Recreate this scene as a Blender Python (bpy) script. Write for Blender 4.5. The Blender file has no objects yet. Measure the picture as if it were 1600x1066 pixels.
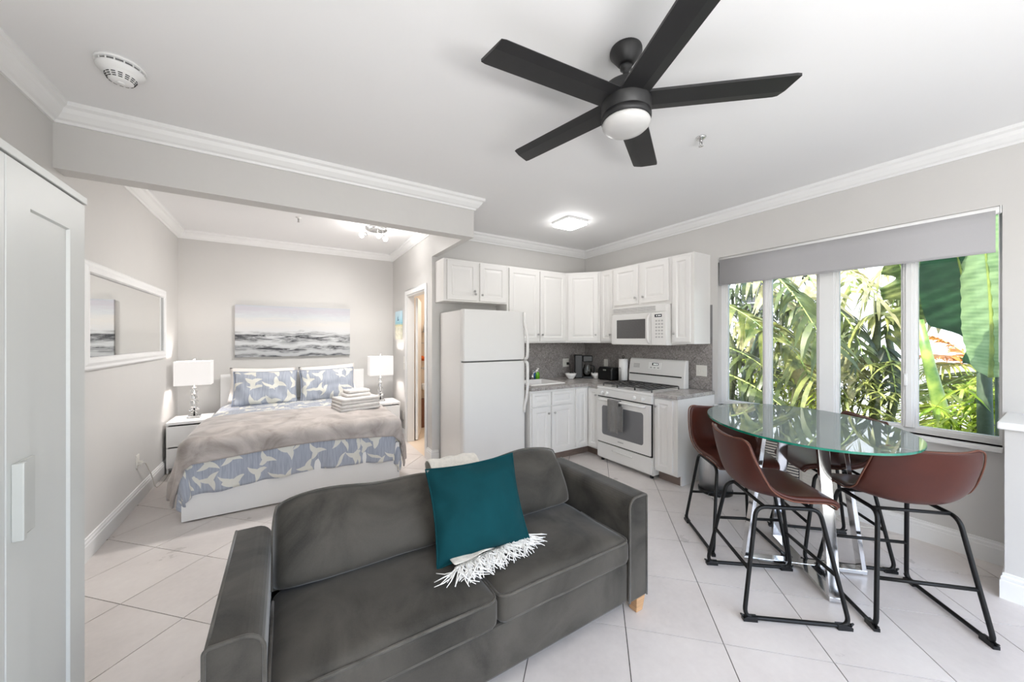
import bpy, bmesh, math, random
from mathutils import Vector, Matrix, noise
PI = math.pi
R = math.radians
rnd = random.Random(7)
scn = bpy.context.scene
COL = scn.collection

# ------------------------------------------------------------------ camera
F_PX, CX, CY, YAW, CAM_H = 562.0, 800.0, 529.5, R(32.2), 1.45
cam_d = bpy.data.cameras.new('camera')
cam_d.sensor_width = 36.0
cam_d.lens = F_PX * 36.0 / 1600.0
cam_d.shift_y = -(533.0 - CY) / 1600.0
cam_d.clip_start = 0.05
cam = bpy.data.objects.new('camera', cam_d)
cam.location = (0, 0, CAM_H)
cam.rotation_euler = (R(90), 0, -YAW)
COL.objects.link(cam)
scn.camera = cam

# ------------------------------------------------------------------ world, sun, large lights, exposure
W = bpy.data.worlds.new('sky')
scn.world = W
W.use_nodes = True
wn = W.node_tree
for n in list(wn.nodes):
    wn.nodes.remove(n)
sky = wn.nodes.new('ShaderNodeTexSky')
sky.sky_type = 'NISHITA'
sky.sun_disc = False
sky.sun_elevation = R(58)
sky.sun_rotation = R(-75)
sky.air_density = 1.0
sky.dust_density = 2.5
sky.ozone_density = 1.0
bgd = wn.nodes.new('ShaderNodeBackground')
bgd.inputs['Strength'].default_value = 0.55
wo = wn.nodes.new('ShaderNodeOutputWorld')
wn.links.new(sky.outputs[0], bgd.inputs[0])
wn.links.new(bgd.outputs[0], wo.inputs[0])


def light(name, kind, loc, energy, col=(1, 1, 1), rot=(0, 0, 0), size=None, size_y=None, radius=None):
    d = bpy.data.lights.new(name, kind)
    d.energy = energy
    d.color = col
    if kind == 'AREA':
        d.shape = 'RECTANGLE'
        d.size = size
        d.size_y = size_y or size
    if radius is not None:
        d.shadow_soft_size = radius
    o = bpy.data.objects.new(name, d)
    o.location = loc
    o.rotation_euler = rot
    COL.objects.link(o)
    return o


sun = light('sun', 'SUN', (0, 0, 12), 5.6, (1.0, 0.95, 0.86))
sun.data.angle = R(0.6)
SUN_DIR = Vector((-0.52, 0.22, 1.0)).normalized()
sun.rotation_euler = SUN_DIR.to_track_quat('Z', 'Y').to_euler()
# added fill light, set outside the opening made for it behind the camera
light('back_fill', 'AREA', (1.35, -1.98, 1.25), 32, (0.985, 0.99, 1.0), (R(90), 0, 0), 4.1, 2.25)
# added unseen fill light, aimed up to bounce off the ceiling
light('bounce_fill', 'AREA', (0.1, -1.4, 0.9), 72, (1.0, 0.99, 0.975), (R(180), 0, 0), 2.4, 0.6)
# warm ceiling light of the small bathroom behind the door
light('bathroom_light', 'AREA', (2.3, 5.1, 2.37), 8, (1.0, 0.9, 0.78), (0, 0, 0), 0.5, 0.5)

scn.view_settings.view_transform = 'Standard'
scn.view_settings.look = 'None'
scn.view_settings.exposure = 0.95
scn.view_settings.gamma = 1.0
scn.view_settings.use_curve_mapping = False
try:
    scn.cycles.use_denoising = True
    scn.cycles.max_bounces = 10
    scn.cycles.diffuse_bounces = 5
    scn.cycles.glossy_bounces = 5
    scn.cycles.transmission_bounces = 8
    scn.cycles.transparent_max_bounces = 24
    scn.cycles.sample_clamp_indirect = 4.0
    scn.cycles.caustics_reflective = False
    scn.cycles.caustics_refractive = False
except Exception:
    pass

# ------------------------------------------------------------------ pixel helper (a photo point on the plane x = const)
_fw = Vector((math.sin(YAW), math.cos(YAW), 0))
_rt = Vector((math.cos(YAW), -math.sin(YAW), 0))


def at(u, v, x):
    d = _fw + _rt * ((u - CX) / F_PX) + Vector((0, 0, (CY - v) / F_PX))
    return Vector((0, 0, CAM_H)) + d * (x / d.x)


# ------------------------------------------------------------------ materials
def S(r, g, b):
    def c(x):
        x /= 255.0
        return x / 12.92 if x <= 0.04045 else ((x + 0.055) / 1.055) ** 2.4
    return (c(r), c(g), c(b), 1.0)


class NT:
    def __init__(s, m):
        s.t = m.node_tree

    def n(s, typ, **kw):
        nd = s.t.nodes.new(typ)
        for k, v in kw.items():
            if k.startswith('i_'):
                nd.inputs[k[2:].replace('_', ' ')].default_value = v
            elif k.startswith('p'):
                nd.inputs[int(k[1:])].default_value = v
            else:
                setattr(nd, k, v)
        return nd

    def l(s, a, b):
        s.t.links.new(a, b)

    def ramp(s, fac, stops, interp='LINEAR'):
        r = s.t.nodes.new('ShaderNodeValToRGB')
        r.color_ramp.interpolation = interp
        e = r.color_ramp.elements
        while len(e) < len(stops):
            e.new(0.5)
        for el, (p, c) in zip(e, stops):
            el.position = p
            el.color = c
        s.l(fac, r.inputs[0])
        return r.outputs[0]

    def math(s, op, a, b=None, c=None, clamp=False):
        m = s.t.nodes.new('ShaderNodeMath')
        m.operation = op
        m.use_clamp = clamp
        for i, x in enumerate((a, b, c)):
            if x is None:
                continue
            if isinstance(x, (int, float)):
                m.inputs[i].default_value = x
            else:
                s.l(x, m.inputs[i])
        return m.outputs[0]

    def mix(s, fac, a, b):
        m = s.t.nodes.new('ShaderNodeMix')
        m.data_type = 'RGBA'
        for sock, x in ((m.inputs[0], fac), (m.inputs[6], a), (m.inputs[7], b)):
            if isinstance(x, (int, float, tuple)):
                sock.default_value = x
            else:
                s.l(x, sock)
        return m.outputs[2]


def base(name):
    m = bpy.data.materials.new(name)
    m.use_nodes = True
    return m, m.node_tree.nodes['Principled BSDF'], NT(m)


def mat(name, col, rough=0.5, metal=0.0, spec=0.5, var=None, bump=None, sheen=0.0, coat=0.0, stretch=None):
    """plain surface; var=(scale, amount) tints it with noise, bump=(scale, strength, distance)"""
    m, b, t = base(name)
    b.inputs['Base Color'].default_value = col
    b.inputs['Roughness'].default_value = rough
    b.inputs['Metallic'].default_value = metal
    b.inputs['Specular IOR Level'].default_value = spec
    if sheen:
        b.inputs['Sheen Weight'].default_value = sheen
        b.inputs['Sheen Roughness'].default_value = 0.4
    if coat:
        b.inputs['Coat Weight'].default_value = coat
        b.inputs['Coat Roughness'].default_value = 0.2
    if var or bump:
        tc = t.n('ShaderNodeTexCoord')
        src = tc.outputs['Object']
        if stretch:
            mp = t.n('ShaderNodeMapping')
            mp.inputs['Scale'].default_value = stretch
            t.l(src, mp.inputs[0])
            src = mp.outputs[0]
    if var:
        nz = t.n('ShaderNodeTexNoise', i_Scale=var[0], i_Detail=5.0, i_Roughness=0.6)
        t.l(src, nz.inputs['Vector'])
        k = var[1]
        lo = tuple(c * (1 - k) for c in col[:3]) + (1,)
        hi = tuple(min(1, c * (1 + k)) for c in col[:3]) + (1,)
        t.l(t.ramp(nz.outputs[0], [(0.3, lo), (0.7, hi)]), b.inputs['Base Color'])
    if bump:
        nb = t.n('ShaderNodeTexNoise', i_Scale=bump[0], i_Detail=4.0)
        t.l(src, nb.inputs['Vector'])
        bp = t.n('ShaderNodeBump', i_Strength=bump[1], i_Distance=bump[2] if len(bump) > 2 else 0.005)
        t.l(nb.outputs[0], bp.inputs['Height'])
        t.l(bp.outputs[0], b.inputs['Normal'])
    return m


def emit(name, col, strength):
    m, b, t = base(name)
    b.inputs['Base Color'].default_value = (0.8, 0.8, 0.8, 1)
    b.inputs['Emission Color'].default_value = col
    b.inputs['Emission Strength'].default_value = strength
    return m


def pane_mat(name, tint=(0.96, 0.985, 0.975, 1), ior=1.45, rough=0.0):
    """thin architectural glass: Fresnel mix of straight-through and mirror"""
    m = bpy.data.materials.new(name)
    m.use_nodes = True
    t = NT(m)
    for n in list(m.node_tree.nodes):
        m.node_tree.nodes.remove(n)
    fr = t.n('ShaderNodeFresnel', i_IOR=ior)
    tr = t.n('ShaderNodeBsdfTransparent')
    tr.inputs[0].default_value = tint
    gl = t.n('ShaderNodeBsdfGlossy', i_Roughness=rough)
    mx = t.n('ShaderNodeMixShader')
    o = t.n('ShaderNodeOutputMaterial')
    t.l(fr.outputs[0], mx.inputs[0])
    t.l(tr.outputs[0], mx.inputs[1])
    t.l(gl.outputs[0], mx.inputs[2])
    t.l(mx.outputs[0], o.inputs[0])
    return m


M = {}
M['wall'] = mat('wall_paint', S(205, 203, 200), 0.45, spec=0.4, var=(1.3, 0.02), bump=(5, 0.10, 0.02))
M['ceiling'] = mat('ceiling_paint', S(234, 234, 234), 0.6, spec=0.3, bump=(4, 0.12, 0.02))
M['trim'] = mat('white_trim_paint', S(232, 232, 231), 0.4, var=(3, 0.015))
M['white'] = mat('white_lacquer', S(236, 235, 233), 0.35, var=(2, 0.012))
M['cabinet'] = mat('cabinet_thermofoil', S(230, 228, 225), 0.38, var=(2, 0.012))
M['wardrobe'] = mat('wardrobe_foil', S(196, 197, 194), 0.4, var=(2, 0.012))
M['appliance'] = mat('white_enamel', S(227, 225, 222), 0.22, spec=0.5, var=(2, 0.01), bump=(160, 0.03, 0.001))
M['gasket'] = mat('grey_gasket', S(120, 120, 120), 0.7, var=(20, 0.1))
M['black'] = mat('black_plastic', S(13, 13, 14), 0.32, spec=0.4, var=(20, 0.15))
M['blackmetal'] = mat('black_powder_coat', S(12, 12, 12), 0.45, spec=0.3, var=(60, 0.2), bump=(220, 0.08, 0.001))
M['fan'] = mat('matte_black_fan', S(30, 30, 31), 0.45, var=(14, 0.12))
M['iron'] = mat('cast_iron', S(52, 51, 51), 0.6, var=(40, 0.25), bump=(90, 0.3, 0.002))
M['chrome'] = mat('polished_chrome', (0.78, 0.78, 0.78, 1), 0.13, metal=1.0, var=(3, 0.02))
M['steel'] = mat('brushed_steel', (0.56, 0.57, 0.58, 1), 0.3, metal=1.0, var=(6, 0.06), stretch=(20, 20, 0.6))
M['nickel'] = mat('brushed_nickel', (0.50, 0.49, 0.48, 1), 0.33, metal=1.0, var=(9, 0.1))
M['mirror'] = mat('mirror_silver', (0.88, 0.89, 0.88, 1), 0.01, metal=1.0, var=(1, 0.004))
M['leather'] = mat('brown_faux_leather', S(72, 34, 25), 0.4, spec=0.35, var=(5, 0.16), bump=(170, 0.03, 0.001))
M['stitch'] = mat('tan_stitch', S(100, 58, 42), 0.7, var=(60, 0.2))
M['wood'] = mat('pale_oak', S(186, 146, 106), 0.5, var=(9, 0.22), stretch=(1, 1, 14))
M['toekick'] = mat('brown_vinyl_kick', S(116, 100, 91), 0.5, var=(9, 0.18), stretch=(1, 1, 8))
M['grout'] = mat('dark_grout', S(94, 89, 86), 0.9, var=(30, 0.2))
M['whitefab'] = mat('white_cotton', S(238, 233, 228), 0.9, var=(12, 0.03), bump=(260, 0.12, 0.002), sheen=0.2)
M['towel'] = mat('white_terry', S(230, 225, 220), 0.95, var=(30, 0.06), bump=(420, 0.6, 0.004), sheen=0.4)
M['greytowel'] = mat('grey_terry', S(122, 120, 118), 0.95, var=(30, 0.1), bump=(420, 0.6, 0.004), sheen=0.3)
M['teal'] = mat('teal_velveteen', S(6, 58, 64), 0.85, spec=0.15, var=(3, 0.2), bump=(300, 0.12, 0.002), sheen=0.04)
M['knit'] = mat('cream_knit', S(214, 208, 198), 0.95, var=(40, 0.10), bump=(120, 0.6, 0.006), sheen=0.3)
M['fringe'] = mat('white_fringe', S(238, 236, 232), 0.9, var=(50, 0.06))
M['blind'] = mat('roller_blind_fabric', S(176, 175, 177), 0.85, var=(300, 0.03))
M['ivory'] = mat('ivory_plastic', S(222, 219, 212), 0.4, var=(10, 0.02))
M['paper'] = mat('paper_towel', S(238, 236, 234), 0.95, bump=(60, 0.3, 0.003), var=(10, 0.02))
M['ceramic'] = mat('white_ceramic', S(238, 235, 232), 0.15, var=(3, 0.01))
M['greenliq'] = mat('green_soap', S(110, 180, 40), 0.15, var=(12, 0.1))
M['blueliq'] = mat('blue_soap', S(40, 80, 150), 0.2, var=(12, 0.1))
M['orange'] = mat('orange_cloth', S(205, 95, 30), 0.8, var=(20, 0.15))
M['bathwall'] = mat('bathroom_tile', S(226, 208, 188), 0.3, var=(3, 0.03))
M['bathbrown'] = mat('brown_cabinet', S(120, 78, 58), 0.45, var=(8, 0.15), stretch=(8, 8, 1))
M['ovenglass'] = mat('oven_glass', S(112, 112, 114), 0.12, spec=0.6, var=(3, 0.05))
M['micglass'] = mat('microwave_glass', S(92, 90, 90), 0.15, spec=0.5, var=(60, 0.08))
M['greyprint'] = mat('grey_print', S(176, 174, 172), 0.5, var=(60, 0.1))
M['display'] = emit('lit_display', S(235, 240, 235), 0.6)
M['shade'] = emit('lit_lampshade', (1.0, 0.95, 0.92, 1), 0.30)
M['shade'].node_tree.nodes['Principled BSDF'].inputs['Base Color'].default_value = (0.42, 0.41, 0.40, 1)
M['diffuser'] = emit('lit_diffuser', (1.0, 0.98, 0.96, 1), 13.0)
M['bulb'] = emit('lit_bulb', (1.0, 0.95, 0.9, 1), 9.0)
M['opal'] = mat('opal_glass', S(196, 195, 193), 0.3, var=(2, 0.01))
M['pane'] = pane_mat('window_glass')
M['tableglass'] = pane_mat('table_glass', (0.88, 0.97, 0.94, 1), 2.3)
_t = NT(M['tableglass'])
_o = [n for n in M['tableglass'].node_tree.nodes if n.type == 'OUTPUT_MATERIAL'][0]
_mx = _o.inputs[0].links[0].from_node
_df = _t.n('ShaderNodeBsdfDiffuse')  # pale diffuse haze mixed in to stand for the bright window reflection
_df.inputs[0].default_value = (0.80, 0.93, 0.91, 1)
_m2 = _t.n('ShaderNodeMixShader')
_m2.inputs[0].default_value = 0.15
_t.l(_mx.outputs[0], _m2.inputs[1])
_t.l(_df.outputs[0], _m2.inputs[2])
_t.l(_m2.outputs[0], _o.inputs[0])
M['glassedge'] = mat('green_glass_edge', S(18, 120, 98), 0.12, spec=0.8, var=(12, 0.25))
M['extwall'] = mat('white_stucco', S(206, 208, 212), 0.9, var=(2, 0.05), bump=(60, 0.3, 0.01))
M['extdark'] = mat('dark_window', S(60, 58, 66), 0.2, var=(3, 0.2))
M['soil'] = mat('garden_soil', S(96, 88, 66), 0.95, var=(3, 0.3), bump=(20, 0.5, 0.05))
M['trunk'] = mat('palm_trunk', S(92, 100, 66), 0.7, var=(9, 0.35), stretch=(1, 1, 5), bump=(20, 0.4, 0.02))
M['darktrunk'] = mat('dark_trunk', S(58, 74, 50), 0.7, var=(9, 0.3), bump=(20, 0.4, 0.02))

# clear crystal for the lamp stems
m, b, t = base('clear_crystal')
b.inputs['Base Color'].default_value = (0.97, 0.98, 0.98, 1)
b.inputs['Roughness'].default_value = 0.02
b.inputs['Transmission Weight'].default_value = 1.0
b.inputs['IOR'].default_value = 1.45
M['crystal'] = m

# floor tile: warm light grey porcelain with cloudy mottling
m, b, t = base('porcelain_tile')
tc = t.n('ShaderNodeTexCoord')
n1 = t.n('ShaderNodeTexNoise', i_Scale=2.2, i_Detail=8.0, i_Roughness=0.65)
n2 = t.n('ShaderNodeTexNoise', i_Scale=34.0, i_Detail=4.0)
oi = t.n('ShaderNodeObjectInfo')
t.l(tc.outputs['Object'], n1.inputs['Vector'])
t.l(tc.outputs['Object'], n2.inputs['Vector'])
f1 = t.math('ADD', t.math('MULTIPLY', n1.outputs[0], 0.8), t.math('MULTIPLY', n2.outputs[0], 0.2))
f1 = t.math('ADD', f1, t.math('MULTIPLY', t.math('SUBTRACT', oi.outputs['Random'], 0.5), 0.12))
t.l(t.ramp(f1, [(0.32, S(206, 199, 195)), (0.5, S(216, 209, 205)), (0.7, S(224, 218, 214))]), b.inputs['Base Color'])
t.l(t.ramp(n1.outputs[0], [(0.3, (0.26, 0.26, 0.26, 1)), (0.7, (0.38, 0.38, 0.38, 1))]), b.inputs['Roughness'])
b.inputs['Specular IOR Level'].default_value = 0.45
M['tile'] = m

# backsplash: grey tile with an etched weave
m, b, t = base('etched_grey_tile')
tc = t.n('ShaderNodeTexCoord')
n1 = t.n('ShaderNodeTexNoise', i_Scale=26.0, i_Detail=6.0, i_Roughness=0.7)
v1 = t.n('ShaderNodeTexVoronoi', i_Scale=55.0)
oi = t.n('ShaderNodeObjectInfo')
t.l(tc.outputs['Object'], n1.inputs['Vector'])
t.l(tc.outputs['Object'], v1.inputs['Vector'])
f1 = t.math('ADD', t.math('MULTIPLY', n1.outputs[0], 0.65), t.math('MULTIPLY', v1.outputs[0], 0.45))
f1 = t.math('ADD', f1, t.math('MULTIPLY', t.math('SUBTRACT', oi.outputs['Random'], 0.5), 0.08))
t.l(t.ramp(f1, [(0.35, S(118, 113, 110)), (0.55, S(146, 140, 137)), (0.75, S(166, 160, 157))]), b.inputs['Base Color'])
b.inputs['Roughness'].default_value = 0.42
M['splash'] = m

# laminate worktop: speckled grey granite look
m, b, t = base('speckled_laminate')
tc = t.n('ShaderNodeTexCoord')
n1 = t.n('ShaderNodeTexNoise', i_Scale=14.0, i_Detail=8.0, i_Roughness=0.75)
n2 = t.n('ShaderNodeTexNoise', i_Scale=90.0, i_Detail=3.0)
t.l(tc.outputs['Object'], n1.inputs['Vector'])
t.l(tc.outputs['Object'], n2.inputs['Vector'])
f1 = t.math('ADD', t.math('MULTIPLY', n1.outputs[0], 0.6), t.math('MULTIPLY', n2.outputs[0], 0.4))
t.l(t.ramp(f1, [(0.35, S(122, 117, 114)), (0.5, S(164, 158, 154)), (0.66, S(196, 191, 187))]), b.inputs['Base Color'])
b.inputs['Roughness'].default_value = 0.25
M['counter'] = m


def velvet(name, dark, light_, sheen=0.6, scale=3.2, stretch=(1, 1, 1), bump=0.2):
    m, b, t = base(name)
    tc = t.n('ShaderNodeTexCoord')
    mp = t.n('ShaderNodeMapping')
    mp.inputs['Scale'].default_value = stretch
    t.l(tc.outputs['Object'], mp.inputs[0])
    n1 = t.n('ShaderNodeTexNoise', i_Scale=scale, i_Detail=6.0, i_Roughness=0.55, i_Distortion=0.9)
    n2 = t.n('ShaderNodeTexNoise', i_Scale=220.0, i_Detail=2.0)
    t.l(mp.outputs[0], n1.inputs['Vector'])
    t.l(mp.outputs[0], n2.inputs['Vector'])
    f = t.math('ADD', t.math('MULTIPLY', n1.outputs[0], 0.9), t.math('MULTIPLY', n2.outputs[0], 0.1))
    mid = tuple((a + c) / 2 for a, c in zip(dark, light_))
    t.l(t.ramp(f, [(0.33, dark), (0.47, mid), (0.64, light_)]), b.inputs['Base Color'])
    b.inputs['Roughness'].default_value = 0.75
    b.inputs['Specular IOR Level'].default_value = 0.25
    b.inputs['Sheen Weight'].default_value = sheen
    b.inputs['Sheen Roughness'].default_value = 0.35
    bp = t.n('ShaderNodeBump', i_Strength=bump, i_Distance=0.01)
    t.l(n1.outputs[0], bp.inputs['Height'])
    t.l(bp.outputs[0], b.inputs['Normal'])
    return m


M['velvet'] = velvet('grey_velvet', S(45, 43, 39), S(80, 76, 70), 0.3, 2.8, (1, 1, 1), 0.15)
M['velvetpipe'] = velvet('grey_velvet_piping', S(66, 63, 58), S(92, 88, 82), 0.3, 6.0)
M['plush'] = velvet('taupe_plush', S(142, 133, 127), S(192, 183, 177), 0.5, 5.0, (1, 1, 1), 0.35)


def printed(name, scale=5.2):
    """blue-grey woven cotton printed with pale three-bladed and curved leaf shapes"""
    m, b, t = base(name)
    uv = t.n('ShaderNodeUVMap')
    masks = []
    for k, (sc, off, lobes, thr) in enumerate(((scale, 0.0, 3.0, 0.30), (scale * 1.12, 3.7, 2.0, 0.30))):
        mp = t.n('ShaderNodeMapping')
        mp.inputs['Location'].default_value = (off, off * 0.7, 0)
        t.l(uv.outputs[0], mp.inputs[0])
        vo = t.n('ShaderNodeTexVoronoi', i_Scale=sc, i_Randomness=0.7)
        vo.voronoi_dimensions = '2D'
        t.l(mp.outputs[0], vo.inputs['Vector'])
        d = t.n('ShaderNodeVectorMath', operation='SUBTRACT')
        sc2 = t.n('ShaderNodeVectorMath', operation='SCALE')
        t.l(mp.outputs[0], d.inputs[0])
        t.l(vo.outputs['Position'], d.inputs[1])
        t.l(d.outputs[0], sc2.inputs[0])
        sc2.inputs['Scale'].default_value = sc
        xy = t.n('ShaderNodeSeparateXYZ')
        t.l(sc2.outputs[0], xy.inputs[0])
        cr = t.n('ShaderNodeSeparateColor')
        t.l(vo.outputs['Color'], cr.inputs[0])
        r = t.math('SQRT', t.math('ADD', t.math('MULTIPLY', xy.outputs[0], xy.outputs[0]), t.math('MULTIPLY', xy.outputs[1], xy.outputs[1])))
        a = t.math('ARCTAN2', xy.outputs[1], xy.outputs[0])
        a = t.math('ADD', a, t.math('MULTIPLY', cr.outputs[0], 2 * PI))
        a = t.math('ADD', a, t.math('MULTIPLY', r, 0.9))
        c = t.math('DIVIDE', t.math('ARCCOSINE', t.math('MULTIPLY', t.math('COSINE', t.math('MULTIPLY', a, lobes)), 0.9999)), PI)
        lim = t.math('DIVIDE', t.math('ADD', t.math('MULTIPLY', cr.outputs[2], 0.16), 0.44), t.math('ADD', t.math('MULTIPLY', c, 2.6 if lobes == 3 else 6.0), 1.0))
        mk = t.math('LESS_THAN', r, lim)
        if k:
            mk = t.math('MULTIPLY', mk, t.math('GREATER_THAN', cr.outputs[1], 0.35))
        masks.append(mk)
    mk = t.math('MAXIMUM', masks[0], masks[1])
    wv = t.n('ShaderNodeTexNoise', i_Scale=9.0, i_Detail=3.0)
    mp = t.n('ShaderNodeMapping')
    mp.inputs['Scale'].default_value = (9, 0.7, 1)
    t.l(uv.outputs[0], mp.inputs[0])
    t.l(mp.outputs[0], wv.inputs['Vector'])
    blue = t.ramp(wv.outputs[0], [(0.3, S(152, 158, 171)), (0.7, S(178, 183, 193))])
    t.l(t.mix(mk, blue, S(222, 220, 210)), b.inputs['Base Color'])
    b.inputs['Roughness'].default_value = 0.9
    b.inputs['Sheen Weight'].default_value = 0.2
    bp = t.n('ShaderNodeBump', i_Strength=0.35, i_Distance=0.004)
    t.l(wv.outputs[0], bp.inputs['Height'])
    t.l(bp.outputs[0], b.inputs['Normal'])
    return m


M['print'] = printed('printed_cotton')


def seascape(name, stops, wave_dark):
    """painted canvas: horizontal bands of sky with a band of broken dark waves (UV 0-1)"""
    m, b, t = base(name)
    uv = t.n('ShaderNodeUVMap')
    xy = t.n('ShaderNodeSeparateXYZ')
    t.l(uv.outputs[0], xy.inputs[0])
    mp = t.n('ShaderNodeMapping')
    mp.inputs['Scale'].default_value = (3.0, 11.0, 1)
    t.l(uv.outputs[0], mp.inputs[0])
    nz = t.n('ShaderNodeTexNoise', i_Scale=1.8, i_Detail=9.0, i_Roughness=0.72, i_Distortion=1.2)
    t.l(mp.outputs[0], nz.inputs['Vector'])
    mp2 = t.n('ShaderNodeMapping')
    mp2.inputs['Scale'].default_value = (3.0, 1.0, 1)
    t.l(uv.outputs[0], mp2.inputs[0])
    n2 = t.n('ShaderNodeTexNoise', i_Scale=1.2, i_Detail=3.0)
    t.l(mp2.outputs[0], n2.inputs['Vector'])
    y = t.math('ADD', xy.outputs[1], t.math('MULTIPLY', t.math('SUBTRACT', nz.outputs[0], 0.5), 0.34))
    col = t.ramp(y, stops)
    # dark broken wave crests
    yw = t.math('ADD', xy.outputs[1], t.math('MULTIPLY', t.math('SUBTRACT', n2.outputs[0], 0.5), 0.34))
    masks = []
    for c0, w in ((0.37, 0.13), (0.15, 0.07), (0.01, 0.035)):
        g = t.math('SUBTRACT', 1.0, t.math('DIVIDE', t.math('ABSOLUTE', t.math('SUBTRACT', yw, c0)), w), clamp=True)
        masks.append(g)
    g = t.math('MAXIMUM', t.math('MAXIMUM', masks[0], masks[1]), masks[2])
    st = t.ramp(nz.outputs[0], [(0.40, (0, 0, 0, 1)), (0.56, (1, 1, 1, 1))])
    k = t.math('MULTIPLY', t.math('MULTIPLY', g, 1.5, clamp=True), st, clamp=True)
    t.l(t.mix(k, col, wave_dark), b.inputs['Base Color'])
    b.inputs['Roughness'].default_value = 0.6
    bp = t.n('ShaderNodeBump', i_Strength=0.4, i_Distance=0.004)
    t.l(nz.outputs[0], bp.inputs['Height'])
    t.l(bp.outputs[0], b.inputs['Normal'])
    return m


M['sea'] = seascape('pale_seascape', [(0.0, S(176, 178, 180)), (0.28, S(205, 207, 208)), (0.5, S(208, 209, 210)), (0.66, S(212, 209, 205)),
                                     (0.8, S(198, 202, 205)), (0.92, S(190, 187, 194)), (1.0, S(186, 190, 196))], S(58, 60, 64))
M['beach'] = seascape('beach_print', [(0.0, S(214, 210, 192)), (0.42, S(222, 218, 196)), (0.5, S(214, 200, 140)), (0.56, S(140, 196, 210)),
                                     (0.75, S(180, 214, 226)), (1.0, S(200, 222, 232))], S(196, 196, 176))


def leafmat(name, dark, light_, stripe=0.0, transl=0.35, rough=0.42):
    m, b, t = base(name)
    tc = t.n('ShaderNodeTexCoord')
    oi = t.n('ShaderNodeObjectInfo')
    n1 = t.n('ShaderNodeTexNoise', i_Scale=7.0, i_Detail=4.0)
    t.l(tc.outputs['Object'], n1.inputs['Vector'])
    f = t.math('ADD', n1.outputs[0], t.math('MULTIPLY', t.math('SUBTRACT', oi.outputs['Random'], 0.5), 0.3))
    if stripe:
        uv = t.n('ShaderNodeUVMap')
        xy = t.n('ShaderNodeSeparateXYZ')
        t.l(uv.outputs[0], xy.inputs[0])
        s = t.math('SINE', t.math('MULTIPLY', xy.outputs[0], stripe))
        f = t.math('ADD', f, t.math('MULTIPLY', s, 0.07))
    c = t.ramp(f, [(0.3, dark), (0.7, light_)])
    t.l(c, b.inputs['Base Color'])
    b.inputs['Roughness'].default_value = rough
    tr = t.n('ShaderNodeBsdfTranslucent')
    t.l(c, tr.inputs[0])
    mx = t.n('ShaderNodeMixShader')
    mx.inputs[0].default_value = transl
    out = m.node_tree.nodes['Material Output']
    t.l(b.outputs[0], mx.inputs[1])
    t.l(tr.outputs[0], mx.inputs[2])
    t.l(mx.outputs[0], out.inputs[0])
    return m


M['leaf_dark'] = leafmat('dark_banana_leaf', S(26, 62, 40), S(54, 96, 62), 0, 0.25)  # dark copy of the banana leaf, shade put into its colour
M['leaf_pale'] = leafmat('pale_banana_leaf', S(116, 152, 98), S(166, 194, 138), 260, 0.4)
M['leaf_torn'] = leafmat('torn_leaf', S(74, 92, 42), S(176, 178, 104), 0, 0.35)
M['leaf_torn2'] = leafmat('pale_torn_leaf', S(122, 128, 72), S(224, 212, 168), 0, 0.35)
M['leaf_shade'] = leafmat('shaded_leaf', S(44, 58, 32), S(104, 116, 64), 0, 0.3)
M['leaf_palm'] = leafmat('palm_leaflet', S(96, 126, 46), S(186, 190, 96), 0, 0.4)
M['leaf_orange'] = leafmat('orange_frond', S(186, 112, 40), S(222, 162, 70), 0, 0.4)
M['leaf_lime'] = leafmat('lime_leaf', S(124, 154, 44), S(220, 222, 96), 0, 0.4)
M['petiole'] = leafmat('green_petiole', S(74, 112, 52), S(170, 186, 92), 0, 0.0)


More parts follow.
